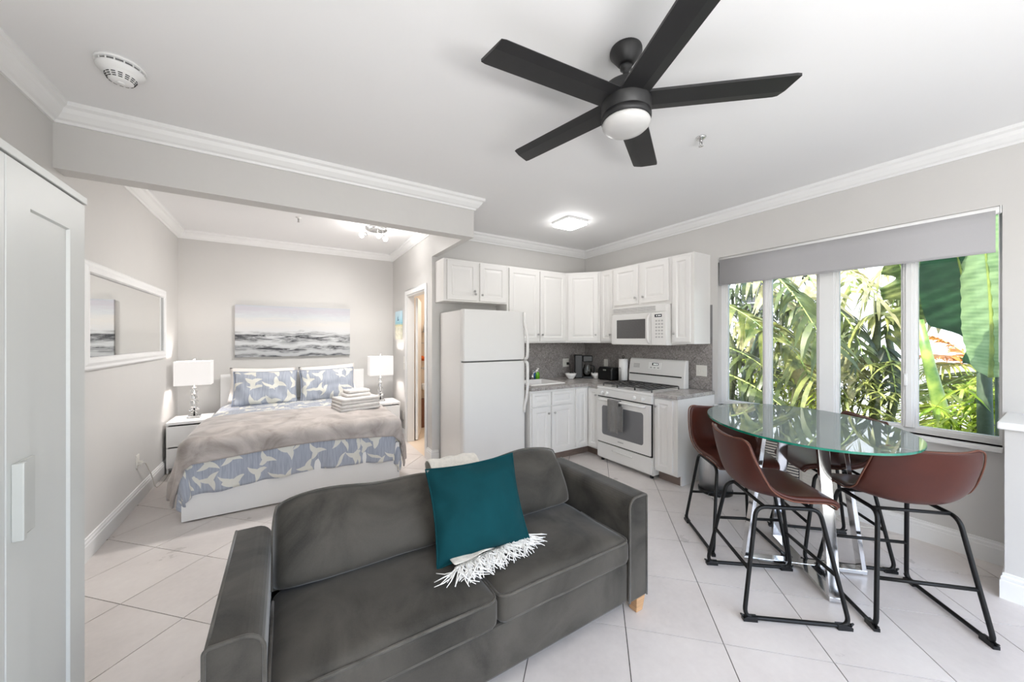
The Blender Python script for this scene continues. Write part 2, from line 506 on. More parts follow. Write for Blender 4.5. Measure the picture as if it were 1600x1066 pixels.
# ------------------------------------------------------------------ mesh builder
class MB:
    """collects shapes in world (or thing-local) coordinates and links them as one mesh object"""

    def __init__(s):
        s.v, s.f, s.sm, s.uv = [], [], [], {}

    def add(s, vs, fs, smooth=False):
        o = len(s.v)
        s.v += [tuple(v) for v in vs]
        for f in fs:
            s.f.append(tuple(i + o for i in f))
            s.sm.append(smooth)
        return o

    def box(s, x0, y0, z0, x1, y1, z1):
        vs = [(x0, y0, z0), (x1, y0, z0), (x1, y1, z0), (x0, y1, z0), (x0, y0, z1), (x1, y0, z1), (x1, y1, z1), (x0, y1, z1)]
        s.add(vs, [(0, 3, 2, 1), (4, 5, 6, 7), (0, 1, 5, 4), (1, 2, 6, 5), (2, 3, 7, 6), (3, 0, 4, 7)])
        return s

    def prism(s, poly, a, b, axis='z'):
        """closed polygon extruded along an axis from a to b"""
        def p(u, v, w):
            return {'z': (u, v, w), 'y': (u, w, v), 'x': (w, u, v)}[axis]
        n = len(poly)
        vs = [p(u, v, a) for u, v in poly] + [p(u, v, b) for u, v in poly]
        s.add(vs, [tuple(range(n))[::-1], tuple(range(n, 2 * n))] + [(i, (i + 1) % n, n + (i + 1) % n, n + i) for i in range(n)])
        return s

    def cells(s, us, vs_, inside, a, b, axis='z'):
        """slab on a grid of cells with holes; inside(i, j) says which cells are solid"""
        def p(u, v, w):
            return {'z': (u, v, w), 'y': (u, w, v), 'x': (w, u, v)}[axis]
        nu, nv = len(us), len(vs_)
        idx = {}
        vv, ff = [], []

        def g(i, j, k):
            if (i, j, k) not in idx:
                idx[(i, j, k)] = len(vv)
                vv.append(p(us[i], vs_[j], (a, b)[k]))
            return idx[(i, j, k)]
        ins = lambda i, j: 0 <= i < nu - 1 and 0 <= j < nv - 1 and inside(i, j)
        for i in range(nu - 1):
            for j in range(nv - 1):
                if not ins(i, j):
                    continue
                for k in (0, 1):
                    ff.append((g(i, j, k), g(i + 1, j, k), g(i + 1, j + 1, k), g(i, j + 1, k)))
                for (di, dj, e0, e1) in ((-1, 0, (i, j), (i, j + 1)), (1, 0, (i + 1, j), (i + 1, j + 1)), (0, -1, (i, j), (i + 1, j)), (0, 1, (i, j + 1), (i + 1, j + 1))):
                    if not ins(i + di, j + dj):
                        ff.append((g(*e0, 0), g(*e1, 0), g(*e1, 1), g(*e0, 1)))
        s.add(vv, ff)
        return s

    def lathe(s, prof, c=(0, 0, 0), seg=24, axis='z', smooth=True, squash=1.0):
        n = len(prof)
        vs = []
        for r, h in prof:
            for k in range(seg):
                a = 2 * PI * k / seg
                u, v = r * math.cos(a), r * math.sin(a) * squash
                q = {'z': (u, v, h), 'x': (h, u, v), 'y': (u, h, v)}[axis]
                vs.append((c[0] + q[0], c[1] + q[1], c[2] + q[2]))
        fs = []
        for i in range(n - 1):
            for k in range(seg):
                k2 = (k + 1) % seg
                fs.append((i * seg + k, i * seg + k2, (i + 1) * seg + k2, (i + 1) * seg + k))
        o = s.add(vs, fs, smooth)
        s.add([vs[k] for k in range(seg)], [tuple(range(seg))]) if prof[0][0] > 1e-5 else None
        s.add([vs[(n - 1) * seg + k] for k in range(seg)], [tuple(range(seg))]) if prof[-1][0] > 1e-5 else None
        return s

    def tube(s, pts, r, seg=8, closed=False, smooth=True, flat=1.0):
        pts = [Vector(p) for p in pts]
        n = len(pts)
        rs = r if isinstance(r, (list, tuple)) else [r] * n
        vs = []
        up = None
        for i in range(n):
            if closed:
                d = pts[(i + 1) % n] - pts[i - 1]
            else:
                d = pts[min(i + 1, n - 1)] - pts[max(i - 1, 0)]
            if d.length < 1e-9:
                d = Vector((0, 0, 1))
            d.normalize()
            if up is None:
                up = Vector((0, 0, 1)) if abs(d.z) < 0.9 else Vector((1, 0, 0))
            x = up.cross(d)
            if x.length < 1e-6:
                x = Vector((1, 0, 0)).cross(d)
            x.normalize()
            up = d.cross(x)
            for k in range(seg):
                a = 2 * PI * k / seg
                vs.append(pts[i] + x * (rs[i] * math.cos(a)) + up * (rs[i] * flat * math.sin(a)))
        fs = []
        m_ = n if closed else n - 1
        for i in range(m_):
            i2 = (i + 1) % n
            for k in range(seg):
                k2 = (k + 1) % seg
                fs.append((i * seg + k, i * seg + k2, i2 * seg + k2, i2 * seg + k))
        if not closed:
            fs += [tuple(range(seg))[::-1], tuple((n - 1) * seg + k for k in range(seg))]
        s.add(vs, fs, smooth)
        return s

    def grid(s, P, smooth=True, uv=None, cu=False, cv=False):
        nu, nv = len(P), len(P[0])
        vs = [p for row in P for p in row]
        fs = []
        for i in range(nu if cu else nu - 1):
            for j in range(nv if cv else nv - 1):
                i2, j2 = (i + 1) % nu, (j + 1) % nv
                fs.append((i * nv + j, i2 * nv + j, i2 * nv + j2, i * nv + j2))
        o = s.add(vs, fs, smooth)
        if uv:
            for i in range(nu):
                for j in range(nv):
                    s.uv[o + i * nv + j] = uv[i][j]
        return s

    def loops(s, rings, cap0=True, cap1=True, smooth=False):
        n = len(rings[0])
        vs = [p for r_ in rings for p in r_]
        fs = []
        for i in range(len(rings) - 1):
            for k in range(n):
                k2 = (k + 1) % n
                fs.append((i * n + k, i * n + k2, (i + 1) * n + k2, (i + 1) * n + k))
        if cap0:
            fs.append(tuple(range(n))[::-1])
        if cap1:
            fs.append(tuple((len(rings) - 1) * n + k for k in range(n)))
        s.add(vs, fs, smooth)
        return s

    def build(s, name, m, parent=None, org=None, bevel=0.0, solid=0.0, sub=0, local=False, weld=True, seg=2, offset=-1.0):
        me = bpy.data.meshes.new(name)
        o_ = Vector((0, 0, 0))
        if parent is not None and not local:
            o_ = ROOT[parent.name]
        elif org is not None:
            o_ = Vector(org)
        me.from_pydata([Vector(v) - o_ for v in s.v], [], s.f)
        me.polygons.foreach_set('use_smooth', s.sm)
        if s.uv:
            ul = me.uv_layers.new(name='UVMap')
            for lp in me.loops:
                ul.data[lp.index].uv = s.uv.get(lp.vertex_index, (0, 0))
        bm = bmesh.new()
        bm.from_mesh(me)
        if weld:
            bmesh.ops.remove_doubles(bm, verts=bm.verts, dist=1e-5)
        bmesh.ops.recalc_face_normals(bm, faces=bm.faces)
        bm.to_mesh(me)
        bm.free()
        me.materials.append(m)
        ob = bpy.data.objects.new(name, me)
        COL.objects.link(ob)
        if parent is not None:
            ob.parent = parent
            if not local:
                ROOT[ob.name] = o_
        elif org is not None:
            ob.location = org
            ROOT[ob.name] = o_
        else:
            ROOT[ob.name] = o_
        if solid:
            md = ob.modifiers.new('thick', 'SOLIDIFY')
            md.thickness = solid
            md.offset = offset
        if sub:
            md = ob.modifiers.new('smooth', 'SUBSURF')
            md.levels = sub
            md.render_levels = sub
        if bevel:
            md = ob.modifiers.new('bevel', 'BEVEL')
            md.width = bevel
            md.segments = seg
            md.limit_method = 'ANGLE'
            md.angle_limit = R(40)
        return ob


ROOT = {}


def props(o, label=None, cat=None, group=None, kind=None):
    if label:
        o['label'] = label
    if cat:
        o['category'] = cat
    if group:
        o['group'] = group
    if kind:
        o['kind'] = kind
    return o


def thing(name, label, cat, loc=(0, 0, 0), rz=0.0, group=None):
    o = bpy.data.objects.new(name, None)
    o.empty_display_size = 0.05
    o.location = loc
    o.rotation_euler = (0, 0, rz)
    COL.objects.link(o)
    ROOT[o.name] = Vector(loc)
    return props(o, label, cat, group)


def copy_tree(o, parent=None):
    c = o.copy()
    COL.objects.link(c)
    if parent is not None:
        c.parent = parent
    for ch in list(o.children):
        copy_tree(ch, c)
    return c


def struct(mb, name, m, label, **kw):
    return props(mb.build(name, m, org=(0, 0, 0), **kw), label, None, None, 'structure')


def box(*a):
    return MB().box(*a)


def rounded(pts, r, closed=False, n=5):
    """polyline with rounded corners"""
    P = [Vector(p) for p in pts]
    out = []
    N = len(P)
    for i in range(N):
        if not closed and i in (0, N - 1):
            out.append(P[i])
            continue
        a, b_, c = P[i - 1], P[i], P[(i + 1) % N]
        d1, d2 = (a - b_), (c - b_)
        k = min(r, d1.length * 0.45, d2.length * 0.45)
        p0, p2 = b_ + d1.normalized() * k, b_ + d2.normalized() * k
        for j in range(n + 1):
            t_ = j / n
            out.append(p0 * (1 - t_) ** 2 + b_ * 2 * t_ * (1 - t_) + p2 * t_ * t_)
    return out


def sweep(path, prof, closed=False):
    """profile (distance to the right of the path, z) swept along a mitred XY path"""
    P = [Vector((p[0], p[1])) for p in path]
    n = len(P)
    mb = MB()
    rings = []
    for i in range(n):
        dirs = []
        if closed or i > 0:
            dirs.append((P[i] - P[i - 1]).normalized())
        if closed or i < n - 1:
            dirs.append((P[(i + 1) % n] - P[i]).normalized())
        ns = [Vector((d.y, -d.x)) for d in dirs]
        mvec = ns[0] if len(ns) == 1 else (ns[0] + ns[1]) / (1 + ns[0].dot(ns[1]))
        rings.append([(P[i].x + mvec.x * d, P[i].y + mvec.y * d, z) for d, z in prof])
    if closed:
        rings.append(rings[0])
    mb.loops(rings, not closed, not closed)
    return mb


def clip_poly(poly, x0, y0, x1, y1):
    def cl(p, inside, inter):
        out = []
        for i in range(len(p)):
            a, b_ = p[i - 1], p[i]
            ia, ib = inside(a), inside(b_)
            if ib:
                if not ia:
                    out.append(inter(a, b_))
                out.append(b_)
            elif ia:
                out.append(inter(a, b_))
        return out
    for ax, val, sg in ((0, x0, 1), (0, x1, -1), (1, y0, 1), (1, y1, -1)):
        if not poly:
            return poly

        def it(a, b_, ax=ax, val=val):
            k = (val - a[ax]) / (b_[ax] - a[ax])
            return tuple(a[i] + (b_[i] - a[i]) * k for i in (0, 1))
        poly = cl(poly, lambda p: (p[ax] - val) * sg >= -1e-9, it)
    return poly


def area(poly):
    return abs(sum(poly[i - 1][0] * poly[i][1] - poly[i][0] * poly[i - 1][1] for i in range(len(poly)))) / 2


# ================================================================== the room shell
XL, XR, YK, YB, XP, Y0 = -1.107, 3.875, 4.06, 5.86, 1.45, -1.9     # left wall, window wall, kitchen wall, bedroom wall, partition, back wall
ZC = 2.77

fl = MB()
fl.box(XL - 0.12, Y0 - 0.12, -0.16, XR + 0.2, YK + 0.12, -0.012)
floor = struct(MB().cells([XL - 0.12, XP, XR + 0.12], [Y0 - 0.12, YK + 0.0, YB + 0.12], lambda i, j: not (i == 1 and j == 1), -0.16, -0.004), 'floor', M['grout'], 'floor of large pale grey tiles laid diagonally')
TS = 0.4466 * math.sqrt(2) / 2     # half diagonal of a tile
G = 0.0022
tc0 = (1.43223043 * 1.45, 0.84492265 * 1.45)       # a grout crossing seen in the photograph
for i in range(-16, 17):
    for j in range(-16, 17):
        cx = tc0[0] + (i + j) * TS
        cy = tc0[1] + (i - j + 1) * TS
        h = TS - G * math.sqrt(2)
        dia = [(cx - h, cy), (cx, cy - h), (cx + h, cy), (cx, cy + h)]
        mb = MB()
        tot = 0
        for rect in ((XL, Y0, 3.40 if False else XR, YK), (XL, YK, XP, YB)):
            p = clip_poly(dia, *rect)
            if len(p) >= 3 and area(p) > 4e-4:
                mb.prism(p, -0.012, 0.0)
                tot += area(p)
        if tot > 0.004 and cy > -0.95:
            ob = mb.build('floor_tile', M['tile'], floor)

struct(MB().cells([XL, XR], [Y0, YK], lambda i, j: True, ZC, ZC + 0.1), 'ceiling', M['ceiling'], 'white ceiling of the living room and kitchen')
struct(MB().cells([XL, XP], [YK, YB], lambda i, j: True, ZC, ZC + 0.1), 'ceiling_bedroom', M['ceiling'], 'white ceiling of the sleeping alcove')

struct(box(XL - 0.12, Y0 - 0.12, 0, XL, YB + 0.12, ZC), 'wall_left', M['wall'], 'long grey wall on the left carrying the mirror')
struct(box(XL, YB, 0, XP + 0.1, YB + 0.12, ZC), 'wall_bedroom', M['wall'], 'grey wall behind the bed')
# partition with the bathroom doorway
DY0, DY1, DZ = 4.29, 5.08, 2.06
struct(MB().cells([YK, DY0, DY1, YB], [0, DZ, ZC], lambda i, j: not (i == 1 and j == 0), XP, XP + 0.1, 'x'), 'wall_partition', M['wall'], 'grey partition wall with the bathroom doorway')
wall_k = struct(box(XP + 0.1, YK, 0, XR + 0.2, YK + 0.12, ZC), 'wall_kitchen', M['wall'], 'grey wall behind the refrigerator and sink')
WY0, WY1, WZ0, WZ1 = 0.275, 2.062, 0.755, 2.305
wall_w = struct(MB().cells([Y0 - 0.12, WY0, WY1, YK], [0, WZ0, WZ1, ZC], lambda i, j: not (i == 1 and j == 1), XR, XR + 0.2, 'x'), 'wall_window', M['wall'], 'grey wall on the right with the wide window')
# wall behind the camera with a wide framed opening added for the fill light
struct(MB().cells([XL, -0.75, 3.45, XR], [0, 2.4, ZC], lambda i, j: not (i == 1 and j == 0), Y0 - 0.12, Y0, 'y'), 'wall_back', M['wall'], 'grey wall behind the camera')
db = MB()
for x in (-0.75, 0.62, 2.02, 3.39):
    db.box(x, Y0 - 0.08, 0.0, x + 0.06, Y0 - 0.03, 2.4)
db.box(-0.75, Y0 - 0.08, 2.34, 3.45, Y0 - 0.03, 2.4)
db.box(-0.75, Y0 - 0.08, 0.0, 3.45, Y0 - 0.03, 0.06)
struct(db, 'fill_frame', M['trim'], 'unseen white frame added round the fill light opening behind the camera')

# beam across the room and the short header that runs back from its end
struct(MB().box(XL, 3.085, 2.413, 1.515, 3.215, ZC), 'ceiling_beam', M['wall'], 'grey boxed beam across the room')
struct(MB().box(XP, 3.215, 2.413, 1.515, YK, ZC), 'ceiling_header', M['wall'], 'short grey header from the beam to the partition')
# half wall with a ledge at the right edge
struct(MB().box(3.40, Y0, 0, XR, 0.234, 0.945), 'wall_ledge', M['wall'], 'low grey wall with a white ledge at the right edge')
struct(MB().box(3.375, Y0, 0.945, XR, 0.258, 0.985), 'trim_ledge', M['trim'], 'white ledge cap on the low wall', bevel=0.006)

crown = [(0, 2.668), (0.012, 2.668), (0.016, 2.682), (0.03, 2.69), (0.052, 2.716), (0.062, 2.738), (0.08, 2.748), (0.084, 2.77), (0, 2.77)]
struct(sweep([(XL, Y0), (XL, 3.085), (1.515, 3.085), (1.515, YK), (XR, YK), (XR, Y0)], crown), 'trim_crown', M['trim'], 'white crown moulding round the living room and kitchen')
crown2 = [(d * 0.9, 2.77 - (2.77 - z) * 0.9) for d, z in crown]
struct(sweep([(XL, 3.215), (XL, YB), (XP, YB), (XP, 3.215)], crown2, True), 'trim_crown_bedroom', M['trim'], 'white crown moulding round the sleeping alcove')
bb = [(0, 0), (0.016, 0), (0.016, 0.1), (0.012, 0.106), (0.013, 0.122), (0.007, 0.13), (0.007, 0.142), (0, 0.145)]
struct(sweep([(XL, 1.74), (XL, YB), (XP, YB), (XP, DY1 + 0.07)], bb), 'baseboard_left', M['trim'], 'white ridged baseboard round the sleeping alcove')
struct(sweep([(XP, DY0 - 0.07), (XP, YK), (1.53, YK)], bb), 'baseboard_partition', M['trim'], 'white baseboard at the end of the partition')
struct(sweep([(XR, 2.09), (XR, 0.234), (3.40, 0.234), (3.40, Y0)], bb), 'baseboard_right', M['trim'], 'white baseboard below the window')

# bathroom doorway: casing, jamb, open leaf
cas = MB()
for y0, y1 in ((DY0 - 0.065, DY0), (DY1, DY1 + 0.065)):
    cas.box(XP - 0.014, y0, 0, XP, y1, DZ + 0.065)
cas.box(XP - 0.014, DY0, DZ, XP, DY1, DZ + 0.065)
struct(cas, 'trim_doorway', M['trim'], 'white casing round the bathroom doorway', bevel=0.004)
jm = MB()
jm.box(XP, DY1 - 0.018, 0, XP + 0.1, DY1, DZ)
jm.box(XP, DY0, 0, XP + 0.1, DY0 + 0.018, DZ)
jm.box(XP, DY0 + 0.018, DZ - 0.018, XP + 0.1, DY1 - 0.018, DZ)
struct(jm, 'trim_jamb', M['trim'], 'white jamb lining the bathroom doorway')
leaf = MB()
ca, sa = math.cos(R(68)), math.sin(R(68))
hx, hy = XP + 0.115, DY1 - 0.015
L_ = 0.68
leaf.prism([(hx, hy), (hx + L_ * ca, hy + L_ * sa), (hx + L_ * ca + 0.035 * sa, hy + L_ * sa - 0.035 * ca), (hx + 0.035 * sa, hy - 0.035 * ca)], 0.012, DZ - 0.025)
dleaf = struct(leaf, 'door_1', M['trim'], 'white bathroom door standing open')
kx, ky = hx + 0.62 * ca + 0.035 * sa, hy + 0.62 * sa - 0.035 * ca
MB().tube([(kx, ky, 0.98), (kx + 0.03 * sa, ky - 0.03 * ca, 0.98)], 0.011).lathe([(0, -0.022), (0.016, -0.018), (0.024, 0), (0.016, 0.018), (0, 0.022)], (kx + 0.045 * sa, ky - 0.045 * ca, 0.98), 12).build('door_knob', M['nickel'], dleaf)

# bathroom seen through the gap
struct(box(XP + 0.1, YB, 0, 3.3, YB + 0.1, 2.4), 'wall_bath_far', M['bathwall'], 'cream far wall of the bathroom')
struct(box(3.2, YK + 0.12, 0, 3.3, YB, 2.4), 'wall_bath_side', M['bathwall'], 'cream side wall of the bathroom')
struct(box(XP + 0.1, YK + 0.12, 2.4, 3.3, YB + 0.1, 2.45), 'ceiling_bath', M['ceiling'], 'white ceiling of the bathroom')
struct(box(XP, DY0 - 0.2, -0.1, 3.3, YB + 0.1, -0.001), 'floor_bath', M['bathwall'], 'cream tiled bathroom floor')
th = thing('bathroom_shelf', 'small wire shelf on the cream wall seen through the bathroom doorway', 'shelf', (1.98, YB, 1.38))
for k, z in enumerate((1.38, 1.56)):
    mb = MB()
    for q in range(5):
        mb.tube([(1.82, YB - 0.02 - 0.035 * q, z), (2.14, YB - 0.02 - 0.035 * q, z)], 0.004, 6)
    mb.tube([(1.83, YB - 0.001, z), (1.83, YB - 0.17, z)], 0.004, 6).tube([(2.13, YB - 0.001, z), (2.13, YB - 0.17, z)], 0.004, 6)
    props(mb.build('wire_shelf', M['nickel'], th), kind='stuff')
th = props(MB().lathe([(0.001, 1.565), (0.03, 1.565), (0.032, 1.66), (0.014, 1.70), (0.014, 1.72), (0.001, 1.72)], (1.94, YB - 0.09, 0), 14).build('toiletry_bottle', M['ceramic'], org=(1.94, YB - 0.09, 1.56)), 'white toiletry bottle on the wire shelf in the bathroom', 'bottle')
th = thing('robe_hook', 'dark hook holding an orange cloth on the bathroom wall', 'hook', (1.89, YB, 1.12))
MB().tube([(1.97, YB, 1.12), (1.97, YB - 0.06, 1.12), (1.97, YB - 0.07, 1.15)], 0.01).lathe([(0.03, 0), (0.03, -0.012)], (1.97, YB, 1.12), 12, 'y').build('hook', M['black'], th)
props(MB().tube([(1.86, YB - 0.05, 1.135), (1.90, YB - 0.06, 1.13), (1.945, YB - 0.055, 1.115)], [0.03, 0.042, 0.03], 10).build('hanging_cloth', M['orange'], org=(1.86, YB - 0.05, 1.12)), 'rolled orange cloth on the hook in the bathroom', 'cloth')
th = thing('toilet_roll', 'white toilet paper roll on a holder beyond the bathroom door', 'toilet paper', (1.935, YB, 0.66))
MB().lathe([(0.018, -0.13), (0.055, -0.13), (0.055, -0.02), (0.018, -0.02)], (1.935, YB, 0.66), 20, 'y').build('roll', M['paper'], th)
MB().lathe([(0.014, -0.15), (0.014, 0)], (1.935, YB, 0.66), 10, 'y').build('holder', M['nickel'], th)
th = thing('vanity', 'brown bathroom cabinet low on the far wall', 'cabinet', (1.9, YB - 0.1, 0))
box(1.82, YB - 0.13, 0.14, 2.5, YB, 0.46).build('body', M['bathbrown'], th, bevel=0.004)
box(1.84, YB - 0.12, 0.0, 2.48, YB, 0.14).build('plinth', M['bathbrown'], th)

# ================================================================== window
wx0, wx1 = XR + 0.075, XR + 0.125
win = MB()
win.box(wx0, WY0, WZ0, wx1, WY0 + 0.012, WZ1).box(wx0, WY1 - 0.045, WZ0, wx1, WY1, WZ1)
win.box(wx0, WY0 + 0.012, WZ0, wx1, WY1 - 0.045, WZ0 + 0.035).box(wx0, WY0 + 0.012, WZ1 - 0.03, wx1, WY1 - 0.045, WZ1)
window = struct(win, 'window_1', M['trim'], 'wide four-pane white framed window onto the garden')
post = [(1.112, 1.238, 'post'), (1.612, 1.66, 'mullion'), (0.664, 0.724, 'mullion')]
for y0, y1, nm in post:
    mb = MB().box(wx0 - 0.012, y0, WZ0 + 0.035, wx1 + 0.01, y1, WZ1 - 0.03)
    mb.box(wx0 - 0.022, y0 + 0.012, WZ0 + 0.035, wx0 - 0.012, y1 - 0.014, WZ1 - 0.03)
    mb.build(nm, M['trim'], window, bevel=0.003)
for y0, y1 in ((WY0 + 0.012, 0.664), (0.724, 1.112), (1.238, 1.612), (1.66, WY1 - 0.045)):
    s_ = MB()
    for (a, c) in ((y0, y0 + (0.014 if y0 > 0.4 else 0.006)), (y1 - 0.014, y1)):
        s_.box(wx0 + 0.008, a, WZ0 + 0.035, wx0 + 0.04, c, WZ1 - 0.03)
    s_.box(wx0 + 0.008, y0 + (0.014 if y0 > 0.4 else 0.006), WZ0 + 0.035, wx0 + 0.04, y1 - 0.014, WZ0 + 0.05)
    sash = s_.build('sash', M['trim'], window)
    MB().box(wx0 + 0.02, y0 + 0.01, WZ0 + 0.045, wx0 + 0.024, y1 - 0.01, WZ1 - 0.02).build('pane', M['pane'], sash)
MB().box(wx0 - 0.03, 0.70, 1.10, wx0 - 0.012, 0.718, 1.19).build('latch', M['trim'], window, bevel=0.004)
struct(MB().box(XR - 0.055, WY0 - 0.005, WZ0 - 0.03, XR + 0.075, WY1 + 0.02, WZ0), 'trim_sill', M['trim'], 'white window sill', bevel=0.005)

th = thing('roller_blind', 'pale grey roller blind pulled a short way down over the window', 'blind', (XR + 0.02, 1.16, 2.3))
bx = XR + 0.012
MB().lathe([(0.026, 0.285), (0.026, 2.05)], (bx, 0, 2.2785), 18, 'y').build('roller_tube', M['trim'], th)
MB().grid([[(bx - 0.0265 + 0.001 * math.sin(z * 9), y, z) for y in (0.30, 0.9, 1.5, 2.04)] for z in (2.278, 2.2, 2.1, 2.03, 2.012)]).build('fabric', M['blind'], th, solid=0.002)
MB().box(bx - 0.026, 0.30, 2.006, bx - 0.016, 2.04, 2.022).build('bottom_bar', M['blind'], th)
for y in (0.277, 2.05):
    MB().box(bx - 0.02, y, 2.255, bx + 0.03, y + 0.006, 2.304).build('bracket', M['trim'], th)
MB().tube([(bx - 0.01, 0.288, 2.28), (bx - 0.01, 0.288, 1.3)], 0.0016, 5).build('pull_cord', M['trim'], th)

# ================================================================== smoke detector, sprinkler, ceiling light, fan
sx, sy = -0.672, 2.475
th = thing('smoke_detector', 'round white smoke detector on the ceiling above the wardrobe', 'smoke detector', (sx, sy, ZC))
MB().lathe([(0.001, ZC), (0.088, ZC), (0.09, ZC - 0.01), (0.084, ZC - 0.012), (0.001, ZC - 0.012)], (sx, sy, 0), 32).build('mount_plate', M['trim'], th)
MB().lathe([(0.001, ZC - 0.012), (0.074, ZC - 0.012), (0.074, ZC - 0.026), (0.001, ZC - 0.026)], (sx, sy, 0), 32).build('vent_core', M['gasket'], th)
mb = MB()
for k in range(16):
    a = 2 * PI * k / 16
    c_, s_ = math.cos(a), math.sin(a)
    mb.tube([(sx + 0.08 * c_, sy + 0.08 * s_, ZC - 0.011), (sx + 0.08 * c_, sy + 0.08 * s_, ZC - 0.027)], 0.003, 5)
props(mb.build('vent_rib', M['trim'], th), kind='stuff')
MB().lathe([(0.001, ZC - 0.026), (0.086, ZC - 0.026), (0.084, ZC - 0.034), (0.064, ZC - 0.046), (0.06, ZC - 0.05), (0.044, ZC - 0.078), (0.03, ZC - 0.084), (0.001, ZC - 0.085)], (sx, sy, 0), 32).build('cover', M['trim'], th)
mb = MB()
for ring, rr in enumerate((0.0535, 0.0495, 0.0455)):
    for k in range(14):
        a = 2 * PI * k / 14
        z = ZC - 0.0615 - ring * 0.0075
        P = [(sx + (rr + 0.001) * math.cos(a + d), sy + (rr + 0.001) * math.sin(a + d), z) for d in (-0.14, 0, 0.14)]
        mb.tube(P, 0.0021, 5)
props(mb.build('vent_slot', M['black'], th), kind='stuff')
MB().lathe([(0.001, ZC - 0.085), (0.016, ZC - 0.085), (0.014, ZC - 0.090), (0.001, ZC - 0.091)], (sx, sy, 0), 20).build('test_button', M['trim'], th)

px_, py_ = 2.305, 1.335
th = thing('sprinkler_head', 'small chrome fire sprinkler on the ceiling right of the fan', 'sprinkler', (px_, py_, ZC))
MB().lathe([(0.001, ZC), (0.032, ZC), (0.028, ZC - 0.008), (0.012, ZC - 0.012), (0.001, ZC - 0.012)], (px_, py_, 0), 20).build('escutcheon', M['chrome'], th)
MB().lathe([(0.001, ZC - 0.012), (0.009, ZC - 0.012), (0.009, ZC - 0.03), (0.001, ZC - 0.03)], (px_, py_, 0), 12).tube([(px_ - 0.01, py_, ZC - 0.028), (px_ - 0.011, py_, ZC - 0.045), (px_, py_, ZC - 0.056)], 0.003, 6).tube([(px_ + 0.01, py_, ZC - 0.028), (px_ + 0.011, py_, ZC - 0.045), (px_, py_, ZC - 0.056)], 0.003, 6).build('frame', M['nickel'], th)
MB().lathe([(0.001, ZC - 0.056), (0.014, ZC - 0.056), (0.014, ZC - 0.059), (0.001, ZC - 0.059)], (px_, py_, 0), 12).build('deflector', M['chrome'], th)
px_, py_ = 0.12, 4.55
th = thing('sprinkler_head', 'small white fire sprinkler on the alcove ceiling over the bed', 'sprinkler', (px_, py_, ZC))
MB().lathe([(0.001, ZC), (0.03, ZC), (0.02, ZC - 0.01), (0.001, ZC - 0.012)], (px_, py_, 0), 16).build('escutcheon', M['trim'], th)
MB().lathe([(0.001, ZC - 0.012), (0.008, ZC - 0.012), (0.006, ZC - 0.04), (0.012, ZC - 0.05), (0.001, ZC - 0.053)], (px_, py_, 0), 12).build('deflector', M['nickel'], th)
px_, py_ = -0.22, 4.3
props(MB().lathe([(0.001, ZC), (0.06, ZC), (0.058, ZC - 0.006), (0.001, ZC - 0.008)], (px_, py_, 0), 28).build('cover_plate', M['ceiling'], org=(px_, py_, ZC)), 'round white blank plate flush on the alcove ceiling', 'cover plate')

lx, ly = 2.70, 3.07
th = thing('ceiling_light', 'square lit flush ceiling light in the kitchen', 'ceiling light', (lx, ly, ZC))


def rsq(h, r, n=5):
    out = []
    for qx, qy, a0 in ((1, 1, 0), (-1, 1, 90), (-1, -1, 180), (1, -1, 270)):
        for k in range(n + 1):
            a = R(a0 + 90 * k / n)
            out.append((lx + qx * (h - r) + r * math.cos(a), ly + qy * (h - r) + r * math.sin(a)))
    return out


MB().prism(rsq(0.148, 0.03), ZC - 0.026, ZC).build('rim', M['trim'], th)
MB().loops([[(x, y, ZC - 0.026) for x, y in rsq(0.144, 0.03)], [(x, y, ZC - 0.05) for x, y in rsq(0.14, 0.03)], [(x, y, ZC - 0.056) for x, y in rsq(0.125, 0.025)]]).build('diffuser', M['diffuser'], th)

# ceiling fan
fx, fy = 1.316, 1.113
th = thing('ceiling_fan', 'black five-blade ceiling fan with a white dome light', 'ceiling fan', (fx, fy, ZC))
c0 = (fx, fy, 0)
MB().lathe([(0.001, ZC), (0.069, ZC), (0.071, ZC - 0.006), (0.071, ZC - 0.018), (0.036, ZC - 0.066), (0.03, ZC - 0.07), (0.001, ZC - 0.071)], c0, 36).build('canopy', M['fan'], th)
MB().lathe([(0.001, ZC - 0.068), (0.026, ZC - 0.07), (0.026, ZC - 0.088), (0.016, ZC - 0.096), (0.014, ZC - 0.1), (0.014, ZC - 0.145), (0.02, ZC - 0.15), (0.024, ZC - 0.168), (0.001, ZC - 0.168)], c0, 20).build('downrod', M['fan'], th)
MB().lathe([(0.001, 2.606), (0.04, 2.606), (0.09, 2.598), (0.107, 2.588), (0.11, 2.57), (0.11, 2.474), (0.106, 2.472), (0.106, 2.468), (0.11, 2.466), (0.11, 2.447), (0.102, 2.438), (0.001, 2.438)], c0, 48).build('motor_housing', M['fan'], th)
MB().lathe([(0.102, 2.439), (0.106, 2.432), (0.103, 2.42), (0.088, 2.406), (0.062, 2.396), (0.03, 2.391), (0.001, 2.39)], c0, 40).build('dome_light', M['opal'], th)
